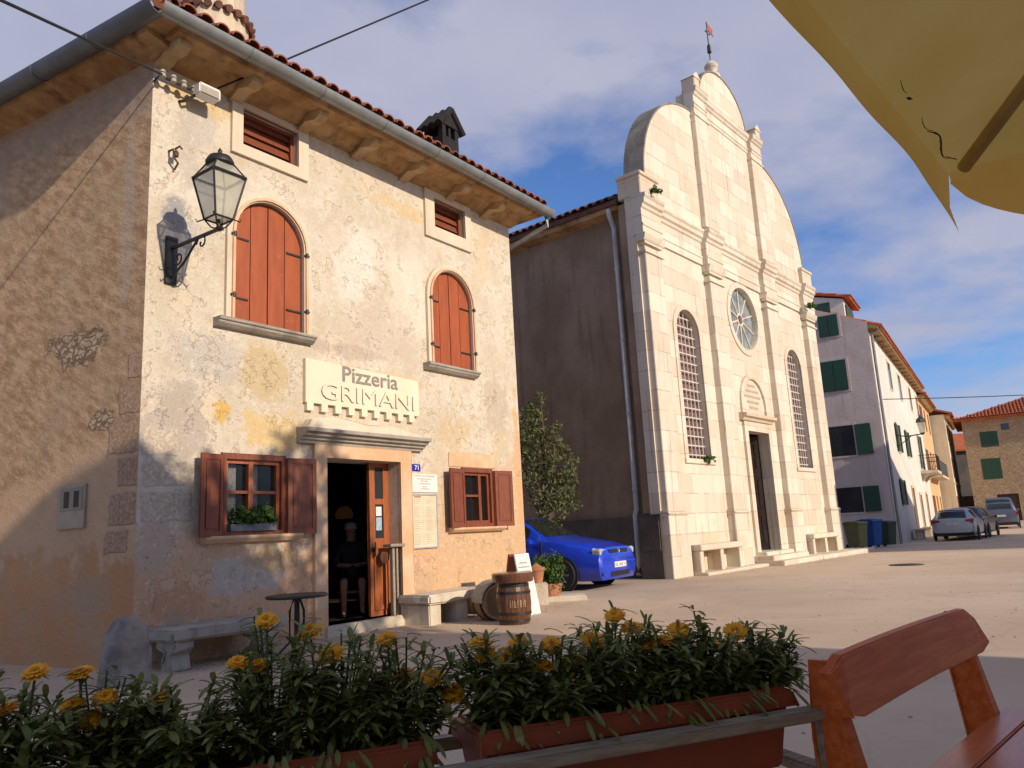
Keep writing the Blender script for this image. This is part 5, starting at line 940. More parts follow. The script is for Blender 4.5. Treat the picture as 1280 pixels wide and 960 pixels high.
# ------------------------------------------------------------------ cars (local: +X forward, front bumper at x=0)
def car(name, label, loc, heading, paint, L, Wd, Hh, st, glass_x, lights='front', kind='hatch', wb=(.85, 3.35), wr=.31, plate=True):
    o = thing(name, label, 'car', loc, 90 - heading); hw = Wd / 2; m = MB(); ring = []
    # st rows: x, half width factor, bottom z, belt z, roof z, roof half width factor
    def cat(t, col):
        for i in range(len(st) - 1):
            if st[i][0] >= t >= st[i + 1][0]:
                f = (st[i][0] - t) / (st[i][0] - st[i + 1][0]); f = f * f * (3 - 2 * f) * .5 + f * .5; return st[i][col] + (st[i + 1][col] - st[i][col]) * f
    xs = []
    for i in range(len(st) - 1): xs += [st[i][0] + (st[i + 1][0] - st[i][0]) * k / 3 for k in range(3)]
    xs.append(st[-1][0]); rows = []
    for x in xs:
        w, zb, zl, zr_, rw = [cat(x, c) for c in range(1, 6)]; w *= hw; rw *= hw; zl = min(zl, zr_ - .012); zm = zb + (zl - zb) * .55
        pts = [(0, zb), (w * .86, zb), (w * .97, zb + .10), (w, zm), (w * .985, zm + (zl - zm) * .6), (w * .94, zl), (rw + (w * .94 - rw) * .12, zl + (zr_ - zl) * .88), (rw * .86, zl + (zr_ - zl) * .99), (rw * .5, zr_ + .01), (0, zr_ + .016)]
        rows.append([(x, y, z) for y, z in pts] + [(x, -y, z) for y, z in pts[-2:0:-1]])
    n = len(rows[0]); vv = [p for r in rows for p in r]; m.add(vv, [(i * n + j, i * n + (j + 1) % n, (i + 1) * n + (j + 1) % n, (i + 1) * n + j) for i in range(len(rows) - 1) for j in range(n)] + [tuple(range(n)), tuple((len(rows) - 1) * n + j for j in range(n))])
    body = m.build('body', paint, o, smooth=True, angle=38)
    # glass panes follow the body surface, slightly proud
    def pane(nm, i0, i1, j0, j1, inset=.1, off=.006):
        NB = 5 if j1 - j0 < 2 else 15; g = MB(); grid = []
        for a in range(5):
            rr = []
            for b in range(NB):
                fi = i0 + (i1 - i0) * (inset + (1 - 2 * inset) * a / 4); fj = j0 + (j1 - j0) * (.04 + .92 * b / (NB - 1))
                ia, ja = min(int(fi), len(rows) - 2), int(fj); ta, tb_ = fi - ia, fj - ja; ja2 = (ja + 1) % n; ja %= n
                P = [Vector(rows[ia][ja]), Vector(rows[ia + 1][ja]), Vector(rows[ia][ja2]), Vector(rows[ia + 1][ja2])]
                p = P[0] * (1 - ta) * (1 - tb_) + P[1] * ta * (1 - tb_) + P[2] * (1 - ta) * tb_ + P[3] * ta * tb_
                nn = (P[1] - P[0]).cross(P[2] - P[0]); nn = nn.normalized() if nn.length > 1e-9 else Vector((0, 0, 1)); ctr = Vector((p.x, 0, .8)); nn = nn if nn.dot(p - ctr) > 0 else -nn; rr.append(p + nn * off)
            grid.append(rr)
        g.add([p for r in grid for p in r], [(a * NB + b, a * NB + b + 1, a * NB + b + NB + 1, a * NB + b + NB) for a in range(4) for b in range(NB - 1)]); return g.build(nm, CGLASS, body, smooth=True)
    idx = lambda x: min(range(len(xs)), key=lambda i: abs(xs[i] - x)); gi = [idx(x) for x in glass_x]   # windscreen base, windscreen top, B pillar, C pillar, rear glass top, rear glass base
    pane('windscreen', gi[0], gi[1], 6.7, 11.3, .06)
    pane('rear_window', gi[4], gi[5], 6.7, 11.3, .06)
    for s_ in (0, 1):
        j0, j1 = (5, 6) if s_ == 0 else (12, 13)
        pane('side_window', gi[1] - 1.6, gi[2], j0, j1, .05); pane('side_window', gi[2], gi[3], j0, j1, .05)
    for xw in wb:
        for s_ in (-1, 1):
            m = MB(); yo = s_ * (hw * .985); m.lathe([(.0, -.02), (wr + .055, -.02), (wr + .055, .018), (0, .018)], (-xw, yo - s_ * .0, wr), 24, axis='y'); m.build('wheel_arch', BLACK, body)
            m = MB(); m.lathe([(wr * .62, -.02), (wr * .95, -.02), (wr, -.0), (wr, .03), (wr * .95, .05 * 1), (wr * .62, .05)], (-xw, yo - (.0 if s_ > 0 else .03), wr), 24, axis='y'); ty = m.build('wheel', BLACK, o, smooth=True)
            m = MB(); m.lathe([(wr * .54, -.01), (wr * .66, -.01), (wr * .66, .04), (wr * .54, .04)], (-xw, yo - (0 if s_ > 0 else .03), wr), 24, axis='y')
            for k in range(7): a = 2 * math.pi * k / 7; m.tube([(-xw + .04 * math.cos(a), yo + s_ * .028, wr + .04 * math.sin(a)), (-xw + wr * .6 * math.cos(a), yo + s_ * .028, wr + wr * .6 * math.sin(a))], .024, 6)
            m.build('rim', ALU, ty, smooth=True)
    zl0 = [r for r in st]
    LAMP = simple('clear_headlamp', (.42, .44, .46), .12, .15, 30, .1, 40, spec=.9); TAIL = simple('red_tail_lamp', (.36, .012, .012), .2, .2, 20, 0, spec=.7)
    for s_ in (-1, 1):
        m = MB()
        if lights == 'front': m.prism([(s_ * hw * .54, .645), (s_ * hw * .88, .65), (s_ * hw * .91, .75), (s_ * hw * .85, .785), (s_ * hw * .56, .77)], -.18, -.035, axis='x'); m.build('headlight', LAMP, body, bevel=.012)
        else: m.prism([(s_ * hw * .56, .80), (s_ * hw * .95, .79), (s_ * hw * .97, .96), (s_ * hw * .60, .93)], -L + .02, -L + .16, axis='x'); m.build('tail_light', TAIL, body, bevel=.012)
        m = MB(); x_ = glass_x[0] - .25; m.lathe([(0, -.09), (.07, -.05), (.085, .02), (0, .08)], (x_, s_ * (hw + .10), st[3][3] + .06), 10); m.box(x_ - .02, x_ + .03, min(s_ * hw * .9, s_ * (hw + .1)), max(s_ * hw * .9, s_ * (hw + .1)), st[3][3] + .02, st[3][3] + .05); m.build('mirror', paint, body, smooth=True)
    if lights == 'front':
        m = MB(); m.prism([(-hw * .46, .655), (hw * .46, .655), (hw * .46, .755), (-hw * .46, .755)], -.1, -.004, axis='x'); gr = m.build('grille', BLACK, body)
        m = MB(); m.lathe([(.045, 0), (.062, 0), (.062, .012), (.045, .012)], (-.018, 0, .705), 18, axis='x')
        m.tube([(-.008, -.035, .74), (-.008, -.012, .705), (-.008, 0, .725), (-.008, .012, .705), (-.008, .035, .74)], .006, 5); m.tube([(-.008, -.045, .72), (-.008, -.02, .665), (-.008, 0, .70), (-.008, .02, .665), (-.008, .045, .72)], .006, 5); m.build('emblem', ALU, body)
        m = MB(); m.box(-1.30, -1.285, hw * .6, hw * 1.003, .3, .96); m.build('door_seam', BLACK, body); m = MB(); m.box(-1.30, -1.285, -hw * 1.003, -hw * .6, .3, .96); m.build('door_seam', BLACK, body); m = MB(); m.box(-.12, .006, -.42, .42, .24, .33); m.box(-.18, -.012, hw * .55, hw * .86, .27, .34); m.box(-.18, -.012, -hw * .86, -hw * .55, .27, .34); m.build('air_intake', BLACK, body)
        m = MB(); m.box(.0, .022, -.26, .26, .40, .51); pl_ = m.build('number_plate', WHITE, body, bevel=.004); px_, sg_ = .0225, 1
        m = MB(); m.box(-.02, .012, -hw * .80, hw * .80, .505, .525); m.build('bumper_strip', paint, body)
        m = MB(); m.box(-.10, -.02, hw * .74, hw * .84, .50, .525); m.build('indicator', ALU, body)
    else:
        m = MB(); m.box(-L - .012, -L + .05, -.27, .27, .70, .81); pl_ = m.build('number_plate', WHITE, body, bevel=.004); px_, sg_ = -L - .0125, -1
        m = MB(); m.box(-L - .02, -L + .2, -hw * .9, hw * .9, .25, .36); m.build('bumper_insert', BLACK, body)
    m = MB(); z_ = .425 if sg_ > 0 else .725
    for k, w_ in enumerate((.05, .05, 0, .05, .05, .05, 0, .05)):
        if w_: y_ = -.23 + k * .058; m.box(min(px_, px_ + sg_ * .001), max(px_, px_ + sg_ * .001) + .0005, y_, y_ + .038, z_, z_ + .055)
    m.build('plate_marks', INK, body); return o
BLUE = simple('saturated_blue_car_paint', (.006, .045, .56), .28, .08, 2, 0, spec=.6); BLUE.node_tree.nodes['Principled BSDF'].inputs['Coat Weight'].default_value = .6
SILV = simple('silver_car_paint', (.42, .44, .48), .3, .05, 2, 0, metal=.4, spec=.6); NAVY = simple('dark_blue_grey_car_paint', (.07, .085, .12), .25, .1, 2, 0, metal=.3, spec=.6); SLATE = simple('slate_blue_van_paint', (.11, .125, .18), .3, .1, 2, 0, metal=.3, spec=.6)
HATCH = [(.0, .86, .26, .56, .66, .66), (-.05, .93, .18, .66, .79, .74), (-.45, .98, .17, .80, .90, .78), (-.95, 1.0, .18, .92, .985, .80), (-1.25, 1.0, .18, .965, 1.03, .80), (-1.95, 1.0, .18, .98, 1.44, .70), (-2.6, 1.0, .18, .98, 1.48, .70), (-3.4, 1.0, .20, .98, 1.45, .68), (-3.9, .97, .24, .95, 1.12, .66), (-4.10, .92, .28, .80, .92, .72), (-4.15, .86, .34, .60, .70, .70)]
WAGON = [(.0, .78, .3, .52, .56, .55), (-.08, .9, .2, .6, .68, .66), (-.6, .98, .18, .74, .82, .74), (-1.2, 1.0, .2, .88, .94, .78), (-1.5, 1.0, .2, .93, .99, .78), (-2.3, 1.0, .2, .94, 1.39, .66), (-3.0, 1.0, .2, .95, 1.43, .66), (-4.1, 1.0, .2, .98, 1.40, .65), (-4.42, .97, .26, 1.0, 1.13, .70), (-4.55, .93, .3, .88, .98, .76), (-4.6, .88, .36, .62, .75, .74)]
VAN = [(.0, .82, .3, .6, .7, .6), (-.08, .92, .22, .75, .86, .7), (-.5, .98, .2, .95, 1.05, .76), (-.9, 1.0, .2, 1.02, 1.14, .78), (-1.2, 1.0, .2, 1.05, 1.25, .76), (-1.8, 1.0, .2, 1.06, 1.78, .72), (-2.5, 1.0, .2, 1.06, 1.84, .72), (-3.8, 1.0, .2, 1.07, 1.82, .71), (-4.2, .98, .25, 1.08, 1.5, .72), (-4.36, .95, .3, .98, 1.1, .76), (-4.4, .9, .36, .7, .85, .75)]
fc = Vector((1.57, 15.2, 0)) + hd(33) * .865 + hd(-57) * .10
car('blue_hatchback', 'bright blue parked hatchback facing the square between the house and the church', fc, 123, BLUE, 4.15, 1.73, 1.44, HATCH, (-1.25, -2.0, -2.6, -3.4, -3.5, -3.9))
sv = car('silver_estate_car', 'silver estate car parked by the white house, nearest of the three street cars', Vector((18.35, 33.9, gz(18, 33.7))) + hd(36) * 4.6, 36, SILV, 4.6, 1.80, 1.43, WAGON, (-1.5, -2.3, -3.0, -4.0, -4.15, -4.55), lights='rear', wb=(.9, 3.7), wr=.32)
sv.scale = (.94, .94, .94)
car('dark_estate_car', 'dark blue grey car half hidden behind the silver estate car', Vector((20.5, 36.9, gz(20, 36))) + hd(38) * 4.6, 38, NAVY, 4.6, 1.80, 1.43, WAGON, (-1.5, -2.3, -3.0, -4.0, -4.15, -4.55), lights='rear', wb=(.9, 3.7), wr=.32)
car('slate_van', 'tall slate blue van parked farthest away before the tan stone house', Vector((28.4, 47.0, gz(27, 47))) + hd(30) * 4.4, 30, SLATE, 4.4, 1.85, 1.84, VAN, (-1.2, -1.8, -2.5, -3.8, -3.9, -4.36), lights='rear', wb=(.85, 3.5), wr=.33)
# wheelie bins
def bin_(label, loc, mat, s=1.0):
    o = thing('wheeled_bin', label, 'bin', loc, 30, 'wheeled bins between the church and the white house'); m = MB(); vv = [(-.24, -.26, .08), (.24, -.26, .08), (.24, .26, .08), (-.24, .26, .08), (-.30, -.34, .98), (.30, -.34, .98), (.30, .34, .98), (-.30, .34, .98)]
    m.add(vv, [(0, 3, 2, 1), (4, 5, 6, 7), (0, 1, 5, 4), (1, 2, 6, 5), (2, 3, 7, 6), (3, 0, 4, 7)]); m.box(-.31, .31, -.36, .36, .93, .98); m.build('body', mat, o, bevel=.02)
    m = MB(); m.prism([(-.37, .98), (.38, .98), (.38, 1.03), (.1, 1.08), (-.33, 1.04)], -.315, .315, axis='x'); m.build('lid', mat, o, bevel=.01)
    for x in (-.24, .2): m = MB(); m.lathe([(0, 0), (.1, 0), (.1, .04), (0, .04)], (x, .28, .1), 14, axis='x'); m.build('wheel', BLACK, o)
    o.scale = (s, s, s); return o
bin_('olive yellow wheeled bin nearest the church corner', (12.55, 29.8, gz(12, 30)), simple('olive_bin_plastic', (.20, .19, .07), .5, .1, 4, 0), .95)
bin_('bright blue wheeled bin in the middle of the three', (13.35, 30.4, gz(12, 30)), simple('blue_bin_plastic', (.01, .07, .30), .45, .1, 4, 0), 1.0)
bin_('dark green wheeled bin next to the white house', (14.2, 31.0, gz(12, 31)), simple('green_bin_plastic', (.03, .06, .03), .5, .1, 4, 0), .92)

# ------------------------------------------------------------------ terrace in front of the camera: flower boxes on a rail
D68, N68 = hd(68), hd(158); RB = Vector((.6566, 2.078, 0))           # right front end of the rim; the row runs along D68
def trow(t, n, z): return RB + D68 * t + N68 * n + Vector((0, 0, z))
FROT = 22.0
def flower_box(label, t1, L_):
    p = trow(t1 - L_ / 2, -.10, .55); o = thing('flower_box', label, 'planter', p, FROT, 'terracotta flower boxes on the terrace rail'); h = L_ / 2; m = MB()
    m.add([(-h + .03, -.085, 0), (h - .03, -.085, 0), (h - .03, .085, 0), (-h + .03, .085, 0), (-h + .008, -.10, .16), (h - .008, -.10, .16), (h - .008, .10, .16), (-h + .008, .10, .16)], [(0, 3, 2, 1), (0, 1, 5, 4), (1, 2, 6, 5), (2, 3, 7, 6), (3, 0, 4, 7)])
    m.build('trough', TERRA, o, bevel=.008); m = MB()
    m.panel(rect(-h - .006, h + .006, -.112, .112), [rect(-h + .02, h - .02, -.088, .088)], .15, .182, T=lambda q: Vector((q.x, q.z, q.y)), back=True); m.build('rim', TERRA, o, bevel=.006); m = MB(); m.box(-h + .02, h - .02, -.09, .09, .12, .158); m.build('soil', SOIL, o, sub=4, rough=.012, noisefreq=25); return o
flower_box('terracotta flower box of yellow daisies on the right of the rail, near the bench', 0.0, .82)
flower_box('terracotta flower box of yellow daisies at the left, cut off by the picture edge', -.93, .82)
rs = thing('flower_stand', 'grey weathered wooden stand with a long rail carrying the flower boxes', 'stand', trow(-.9, -.1, 0), FROT)
m = MB(); m.box(-1.0, .985, -.172, -.118, .665, .692); m.box(-1.0, .985, .118, .16, .655, .685); m.build('rail', GREYW, rs, bevel=.004)
for x in (-.98, .0, .925): m = MB(); m.box(x, x + .04, -.165, -.13, 0, .665); m.box(x, x + .035, .12, .155, 0, .655); m.build('leg', GREYW, rs, bevel=.004)
for x in (-.98, .0, .935): m = MB(); m.box(x, x + .05, -.13, .12, .52, .548); m.build('cross_bar', GREYW, rs, bevel=.004)
def leaf_strip(m, p, d, up, L_, w):
    s_ = d.cross(up); s_ = s_.normalized() if s_.length > 1e-6 else Vector((1, 0, 0)); pr = [(0, .25), (.35, .9), (.65, 1.0), (.88, .7), (1.0, .08)]; vv = []
    dr_ = random.uniform(.1, .5)
    for f_, k in pr: c = p + d * L_ * f_ - Vector((0, 0, 1)) * L_ * dr_ * f_ * f_; vv += [c - s_ * w * k + up * w * .25, c, c + s_ * w * k + up * w * .25]
    m.add(vv, [(i * 3 + j, i * 3 + j + 1, i * 3 + j + 4, i * 3 + j + 3) for i in range(4) for j in range(2)])
def flower_head(m, mc, c, r, tilt):
    ax_ = (Vector((0, 0, 1)) + tilt).normalized(); e1 = ax_.cross(Vector((1, 0, 0))).normalized(); e2 = ax_.cross(e1)
    for ringr, n, lift, up in ((1.0, 24, .0, .02), (.84, 20, .003, .10), (.62, 16, .006, .20)):
        for k in range(n):
            a = 2 * math.pi * (k + random.uniform(-.25, .25)) / n; d = e1 * math.cos(a) + e2 * math.sin(a); s_ = ax_.cross(d); L_ = r * ringr * random.uniform(.88, 1.06); w = r * .17; b = c + ax_ * lift
            z_ = up + random.uniform(-.08, .08); m.add([b + d * r * .12 - s_ * w * .5, b + d * r * .12 + s_ * w * .5, b + d * L_ * .6 + s_ * w + ax_ * L_ * z_ * .6, b + d * L_ + s_ * w * .3 + ax_ * L_ * z_ * .75, b + d * L_ - s_ * w * .3 + ax_ * L_ * z_ * .75, b + d * L_ * .6 - s_ * w + ax_ * L_ * z_ * .6], [(0, 1, 2, 5), (5, 2, 3, 4)])
    for _ in range(40):
        a = random.uniform(0, 6.283); q = r * .34 * math.sqrt(random.random()); p = c + (e1 * math.cos(a) + e2 * math.sin(a)) * q + ax_ * (.006 + .003 * random.random()); s_ = r * .05; mc.add([p - e1 * s_, p + e2 * s_, p + e1 * s_, p - e2 * s_, p + ax_ * s_ * 1.6], [(0, 1, 4), (1, 2, 4), (2, 3, 4), (3, 0, 4)])
FLW = [(-1.67, .94), (-1.596, .929), (-1.55, .88), (-1.604, .874), (-1.575, .845), (-1.56, .82), (-1.453, .867), (-1.253, .998), (-1.309, .92), (-1.268, .909), (-1.163, .967), (-1.121, .918), (-.994, .934), (-.958, .853), (-.898, .843), (-.853, .807),
       (-.777, .907), (-.716, .868), (-.688, .898), (-.634, .842), (-.769, .88), (-.546, .842), (-.423, .937), (-.491, .886), (-.349, .863), (-.291, .867), (-.186, .798), (-.107, .834), (-.065, .866), (-.38, .905), (.016, .797), (-1.718, .878), (-.24, .885), (-.60, .885)]
PLT = [(-1.72, .90, 'far left of the left flower box'), (-1.56, .88, 'second from the left end of the left flower box'), (-1.42, .85, 'short middle clump of the left flower box'), (-1.24, .95, 'tall clump towards the right of the left flower box'), (-1.10, .92, 'clump second from the right end of the left flower box'), (-.96, .88, 'right end of the left flower box'),
       (-.74, .87, 'left end of the right flower box'), (-.60, .85, 'second from the left end of the right flower box'), (-.44, .91, 'tallest middle clump of the right flower box'), (-.30, .87, 'clump right of the middle of the right flower box'), (-.16, .87, 'second from the right end of the right flower box'), (-.02, .81, 'overhanging right end of the right flower box')]
random.seed(5); plants = []
for t_, zt_, lb_ in PLT:
    base = trow(t_, -.10, .705); o = thing('yellow_daisy_plant', 'yellow daisy plant, ' + lb_, 'plant', base, 0, 'yellow daisies in the flower boxes'); m = MB(); ms = MB(); hgt = zt_ - .705 + .07
    for k in range(40):
        a = random.uniform(0, 6.283); rr = .095 * math.sqrt(random.random()) * 1.1; tip = Vector((rr * 1.25 * math.cos(a), rr * 1.05 * math.sin(a), hgt * random.uniform(.35, 1.0) * (1 - .25 * (rr / .1) ** 2))); ms.tube([(tip.x * .25, tip.y * .25, -.02), tip * .6 + Vector((0, 0, .01)), tip], .0022, 4, cap=False)
        for j in range(random.randint(20, 26)):
            f_ = random.uniform(.3, 1.03); p = Vector((tip.x * (.25 + .75 * f_), tip.y * (.25 + .75 * f_), tip.z * f_)); d = Vector((random.gauss(0, 1), random.gauss(0, 1), random.uniform(-.1, 1.1))); d = (d.normalized() + Vector((math.cos(a), math.sin(a), 0)) * .35).normalized(); leaf_strip(m, p, d, Vector((0, 0, 1)), random.uniform(.030, .060), random.uniform(.0042, .0072))
    for k in range(16):  # trailing leaves over the rim
        a = -1.2 + random.uniform(-.9, .9); p = Vector((.08 * math.cos(a) + random.uniform(-.04, .04), -.06 + random.uniform(-.05, .02), random.uniform(-.0, .05))); leaf_strip(m, p, Vector((math.cos(a), math.sin(a) - .3, -.5)).normalized(), Vector((0, 0, 1)), random.uniform(.03, .06), .006)
    m.build('leaves', LEAF_F, o, smooth=True, recalc=False); ms.build('stems', STEM, o, recalc=False); plants.append((t_, base, o, hgt))
for t_, z_ in FLW:
    tp, base, o, hgt = min(plants, key=lambda q: abs(q[0] - t_)); c = trow(t_, -.10 + random.uniform(-.012, .012), z_) - base; r_ = random.uniform(.028, .035) * (.86 if t_ < -.9 else 1); m = MB(); mc = MB(); flower_head(m, mc, c, r_, Vector((random.uniform(-.25, .25), random.uniform(-.95, -.25), 0)))
    f = m.build('flower', PETAL, o, smooth=False, recalc=False); mc.build('flower_heart', PETC, f, recalc=False); st_ = MB(); st_.tube([(c.x * .5, c.y * .5, max(.0, c.z * .3)), (c.x * .9, c.y * .9, c.z * .75), c], .0026, 5); st_.build('flower_stalk', STEM, f); sl_ = MB()
    for _ in range(16): f_ = random.uniform(.35, .93); an = random.uniform(0, 6.283); leaf_strip(sl_, Vector((c.x * (.5 + .5 * f_), c.y * (.5 + .5 * f_), c.z * f_)), Vector((math.cos(an), math.sin(an), random.uniform(.1, .9))).normalized(), Vector((0, 0, 1)), random.uniform(.03, .055), random.uniform(.005, .008))
    sl_.build('stalk_leaves', LEAF_F, f, smooth=True, recalc=False)
    g = MB()
    for k in range(9): a = 2 * math.pi * k / 9; leaf_strip(g, c - Vector((0, 0, .006)), Vector((math.cos(a), math.sin(a), .1)).normalized(), Vector((0, 0, 1)), r_ * .95, .0045)
    g.build('bract', LEAF_F, f, recalc=False)
# ------------------------------------------------------------------ red brown slatted bench
BP = Vector((.700, 1.985, 0)); bn = thing('wooden_bench', 'glossy red brown wooden terrace bench with a curved back board and slatted seat', 'bench', BP, 90 - 43.5)   # local X along the back, -Y towards the seat
BL = 1.26; m = MB(); vv = []; nb_ = 14
for i in range(nb_ + 1):
    f_ = i / nb_; x = BL * f_; crown = .008 * math.sin(math.pi * f_); e = .035 * (1 - min(1, min(f_, 1 - f_) / .05)) ** 2
    zt_, zb_ = .812 + crown - e, .672 + e * .6 + .008 * math.sin(math.pi * f_)
    vv += [(x, -.028 + .0, zt_), (x, .004, zt_ + .002), (x, -.036, zb_), (x, -.068, zb_)]
m.add(vv, [(i * 4 + j, i * 4 + (j + 1) % 4, i * 4 + 4 + (j + 1) % 4, i * 4 + 4 + j) for i in range(nb_) for j in range(4)] + [(0, 1, 2, 3), (nb_ * 4, nb_ * 4 + 1, nb_ * 4 + 2, nb_ * 4 + 3)]); m.build('back_board', BENCHW, bn, bevel=.005)
for x in (.035, BL - .10):
    m = MB(); prof = [(.035, .80), (.004, .80), (-.03, .66), (-.075, .46), (-.10, .40), (-.05, .0), (.04, .0), (.02, .35), (.03, .45), (.05, .62)]
    m.prism(prof, x + .005, x + .065, axis='x'); m.build('rear_leg', BENCHW, bn, bevel=.006)
    m = MB(); m.prism([(-.44, .0), (-.38, .0), (-.37, .44), (-.45, .44)], x + .005, x + .065, axis='x'); m.build('front_leg', BENCHW, bn, bevel=.006); m = MB(); m.box(x + .01, x + .06, -.45, -.02, .395, .445); m.build('side_rail', BENCHW, bn, bevel=.006)
for k in range(4): m = MB(); y_ = -.485 + k * .108; m.box(-.04, BL + .06, y_, y_ + .101, .445, .472); m.build('seat_plank', BENCHS, bn, bevel=.005)
# ------------------------------------------------------------------ parasol over the camera
UK = Vector((1.2875, 2.104, 2.1)); UC = UK + hd(176) * 2.12; um = thing('parasol', 'square ochre canvas parasol with hanging valance and wooden ribs at the top right', 'parasol', (UC.x, UC.y, 0), 0); top = Vector((0, 0, 2.80))
K = [UK - Vector((UC.x, UC.y, 0))]; 
for k in range(1, 4): a = -math.pi / 2 * k; v = K[0]; K.append(Vector((v.x * math.cos(a) - v.y * math.sin(a), v.x * math.sin(a) + v.y * math.cos(a), v.z)))
RIBM = simple('olive_canvas_sleeve', (.46, .34, .14), .8, .15, 6, .1)
for k in range(4):
    A_, B_ = K[k], K[(k + 1) % 4]; m = MB(); n = 12; vv = []
    for i in range(n + 1):
        for j in range(n + 1):
            f_ = j / n; e = A_.lerp(B_, f_); p = e.lerp(top, i / n); p.z -= .06 * math.sin(math.pi * f_) * math.sin(math.pi * min(1, i / n)) ; vv.append(p)
    m.add(vv, [(i * (n + 1) + j, i * (n + 1) + j + 1, (i + 1) * (n + 1) + j + 1, (i + 1) * (n + 1) + j) for i in range(n) for j in range(n)]); m.build('canopy_panel', CANVAS, um, smooth=True, recalc=False)
    m = MB(); vv = []; nn = 90; od = ((A_ + B_) / 2); od = Vector((od.x, od.y, 0)).normalized()
    for i in range(nn + 1):
        f_ = i / nn; e = A_.lerp(B_, f_); sc_ = .20 if k == 0 else .105 + .075 * max(0, (f_ - .86) / .14) ** 1.5; sc_ *= math.sqrt(max(.02, min(1, f_ / .07))); wv = .0015 * math.sin(f_ * 40 + k)
        vv += [e, e + od * (.012 + wv) - Vector((0, 0, sc_ * .55)), e + od * (.0 + wv * 1.5) - Vector((0, 0, sc_))]
    m.add(vv, [(i * 3 + j, i * 3 + j + 1, i * 3 + j + 4, i * 3 + j + 3) for i in range(nn) for j in range(2)]); m.build('valance', CANVAS, um, smooth=True, recalc=False)
    m = MB(); q = K[k] * .97; q.z = K[k].z - .012; m.tube([q, Vector((0, 0, 2.76))], .018, 8); m.build('rib', RIBM, um)
MIL = simple('black_mildew_stain', (.035, .028, .014), .9, .4, 40, 0); dv = (K[3] - K[0]).normalized(); inw = Vector((-K[0].x, -K[0].y, 0)).normalized()
for a0, a1, w_, q_ in ((.06, .14, .005, .05), (.12, .24, .006, .045), (.20, .33, .007, .05), (.30, .40, .003, .055), (.50, .53, .008, .06), (.54, .60, .003, .07)):
    m = MB(); pp = []
    for i in range(9): s_ = a0 + (a1 - a0) * i / 8; p = K[0] + dv * s_ + inw * (q_ + .012 * math.sin(s_ * 31)); p.z = 2.1 + .0; pp.append(p + Vector((0, 0, .33 * .707 * (q_ + .012 * math.sin(s_ * 31)) - .022)))
    m.tube(pp, [max(.0008, w_ * .42 * math.sin(math.pi * (i + .3) / 8.6) * random.uniform(.6, 1.2)) for i in range(9)], 6); m.build('mildew_stain', MIL, um)
m = MB(); m.tube([(0, 0, 0), (0, 0, 2.85)], .03, 12); m.build('pole', BENCHW, um); m = MB(); m.lathe([(0, 0), (.3, 0), (.3, .06), (.06, .09), (.05, .3), (0, .3)], n=20); m.build('base', GSTONE, um); m = MB(); m.lathe([(0, 2.8), (.07, 2.8), (.05, 2.88), (0, 2.93)], n=14); m.build('finial', BENCHW, um)

# ------------------------------------------------------------------ cables
def cable(label, p0, p1, sag, r=.012):
    p0, p1 = Vector(p0), Vector(p1); m = MB(); m.tube([p0.lerp(p1, i / 24) - Vector((0, 0, sag * 4 * (i / 24) * (1 - i / 24))) for i in range(25)], r, 6); return meta(m.build('overhead_cable', BLACK), label, 'cable')
q0 = hworld(U(.02), -.16, H(6.97)); q1 = hworld(U(.55), -.14, H(6.93))
cable('black overhead cable running from the house corner up out of the left picture edge', q0, (-3.095, 3.935, 4.457), .0)
cable('black overhead cable from the house corner up across the tiled roof edge to the sky', q1, (.35, 10.86, 9.98), .0)
cable('thin grey cable crossing the far street from the white house', KO + hd(31.5) * .2 + hd(121.5) * .2 + Vector((0, 0, 6.3)), (45, 42, 7.6), .3, .02)
random.seed(77); gt = MB()
for _ in range(5200):
    if random.random() < .45: p = hworld(random.uniform(-.5, 7), -abs(random.gauss(0, .5)) - .02)
    elif random.random() < .4: p = cworld(random.uniform(-.5, 12), -abs(random.gauss(0, .7)) - .1)
    else: p = Vector((random.uniform(-4, 9), random.uniform(4.5, 17), 0))
    s_ = random.uniform(.004, .013); a = random.uniform(0, 3.1); e1 = Vector((math.cos(a), math.sin(a), 0)) * s_; e2 = Vector((-math.sin(a), math.cos(a), 0)) * s_ * random.uniform(.5, 1); z_ = gz(p.x, p.y); p = Vector((p.x, p.y, z_)); t_ = Vector((0, 0, s_ * random.uniform(.3, .8)))
    gt.add([p - e1 - e2, p + e1 - e2, p + e1 + e2, p - e1 + e2, p + t_ - e1 * .5, p + t_ + e1 * .4], [(0, 1, 5, 4), (1, 2, 5), (2, 3, 4, 5), (3, 0, 4)])
meta(gt.build('loose_grit', simple('loose_grit_stone', (.36, .28, .20), .9, .5, 2.5, 0), recalc=False), 'loose grit and crumbs of plaster on the square', 'grit', kind='stuff')
mh = MB(); mh.lathe([(.0, .0), (.36, .0), (.37, .006), (.33, .012), (.31, .009), (.0, .009)], n=28)
for k in range(-3, 4): mh.box(-.26, .26, k * .08 - .012, k * .08 + .012, .0085, .014)
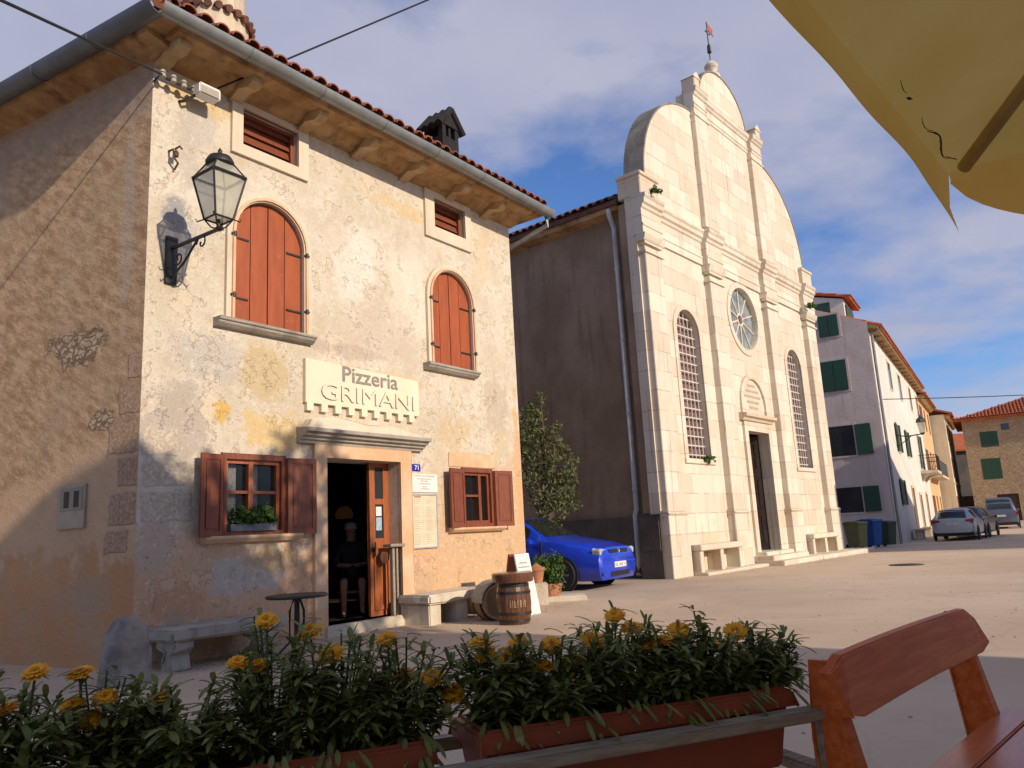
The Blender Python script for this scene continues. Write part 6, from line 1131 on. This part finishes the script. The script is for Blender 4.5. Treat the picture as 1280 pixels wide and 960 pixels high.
mh = mh.build('drain_cover', STEEL, None); mh.location = (8.7, 18.2, .002); meta(mh, 'dark round iron drain cover set in the dusty square', 'drain cover')
# ------------------------------------------------------------------ the side of the square behind the camera (it casts the foreground shade)
Sd, Ld = hd(SUN_HEAD), hd(SUN_HEAD - 90)
def behind(nm, label, l0, l1, a0, a1, eave, ridge_l, ridge_h, mat):
    o = thing(nm, label, 'house', Ld * l0 + Sd * a0, 90 - (SUN_HEAD - 90)); w_ = l1 - l0; d_ = a1 - a0; rl = ridge_l - l0; holes = []
    for k in range(max(1, int(w_ / 3))): holes += [rect(1 + k * 3, 2.1 + k * 3, .9, 2.4)] + ([rect(1 + k * 3, 2.1 + k * 3, 3.3, 4.4)] if eave > 4.6 else [])
    T_ = lambda p: Vector((p.x, -p.y, p.z)); m = MB(); m.prism([(0, -.2), (w_, -.2), (w_, eave), (rl, ridge_h), (0, eave)], -d_, 0); m.build('wall', mat, o)
    m = MB(); m.prism([(-.25, eave - .1), (rl, ridge_h + .02), (w_ + .25, eave - .1), (w_ + .25, eave + .06), (rl, ridge_h + .2), (-.25, eave + .06)], -d_ - .2, .25); m.build('roof', TILE, o)
    for r in holes: window_at(o, r[0][0], r[1][0], r[0][1], r[2][1], -0.002, GREENS, 2, SURR_P, T=lambda p: Vector((p.x, -p.y, p.z)))
    return o
behind('cafe_house', 'plastered cafe house with tiled gable behind the terrace', -.6, 7.15, 5.2, 14, 4.75, 3.6, 7.95, OP)
behind('neighbour_house', 'cream house joined to the cafe house behind the terrace', -13, -.75, 5.6, 14, 6.0, -7, 7.6, CP)
behind('corner_house', 'white corner house across the square from the long white house', 27.2, 46, 4.5, 14, 7.4, 37, 9.6, WHP)
random.seed(9)
tree('square_tree', 'leafy tree beside the cafe terrace', Ld * 5.6 + Sd * 4.4, 3.0, [((0, 0, 5.4), 1.3), ((.5, .8, 6.2), 1.0), ((-.6, -.9, 6.6), 1.0), ((.2, .3, 7.2), .8), ((.6, 1.2, 5.2), .7)], 2600, .11, LEAF_T, tr=.16)
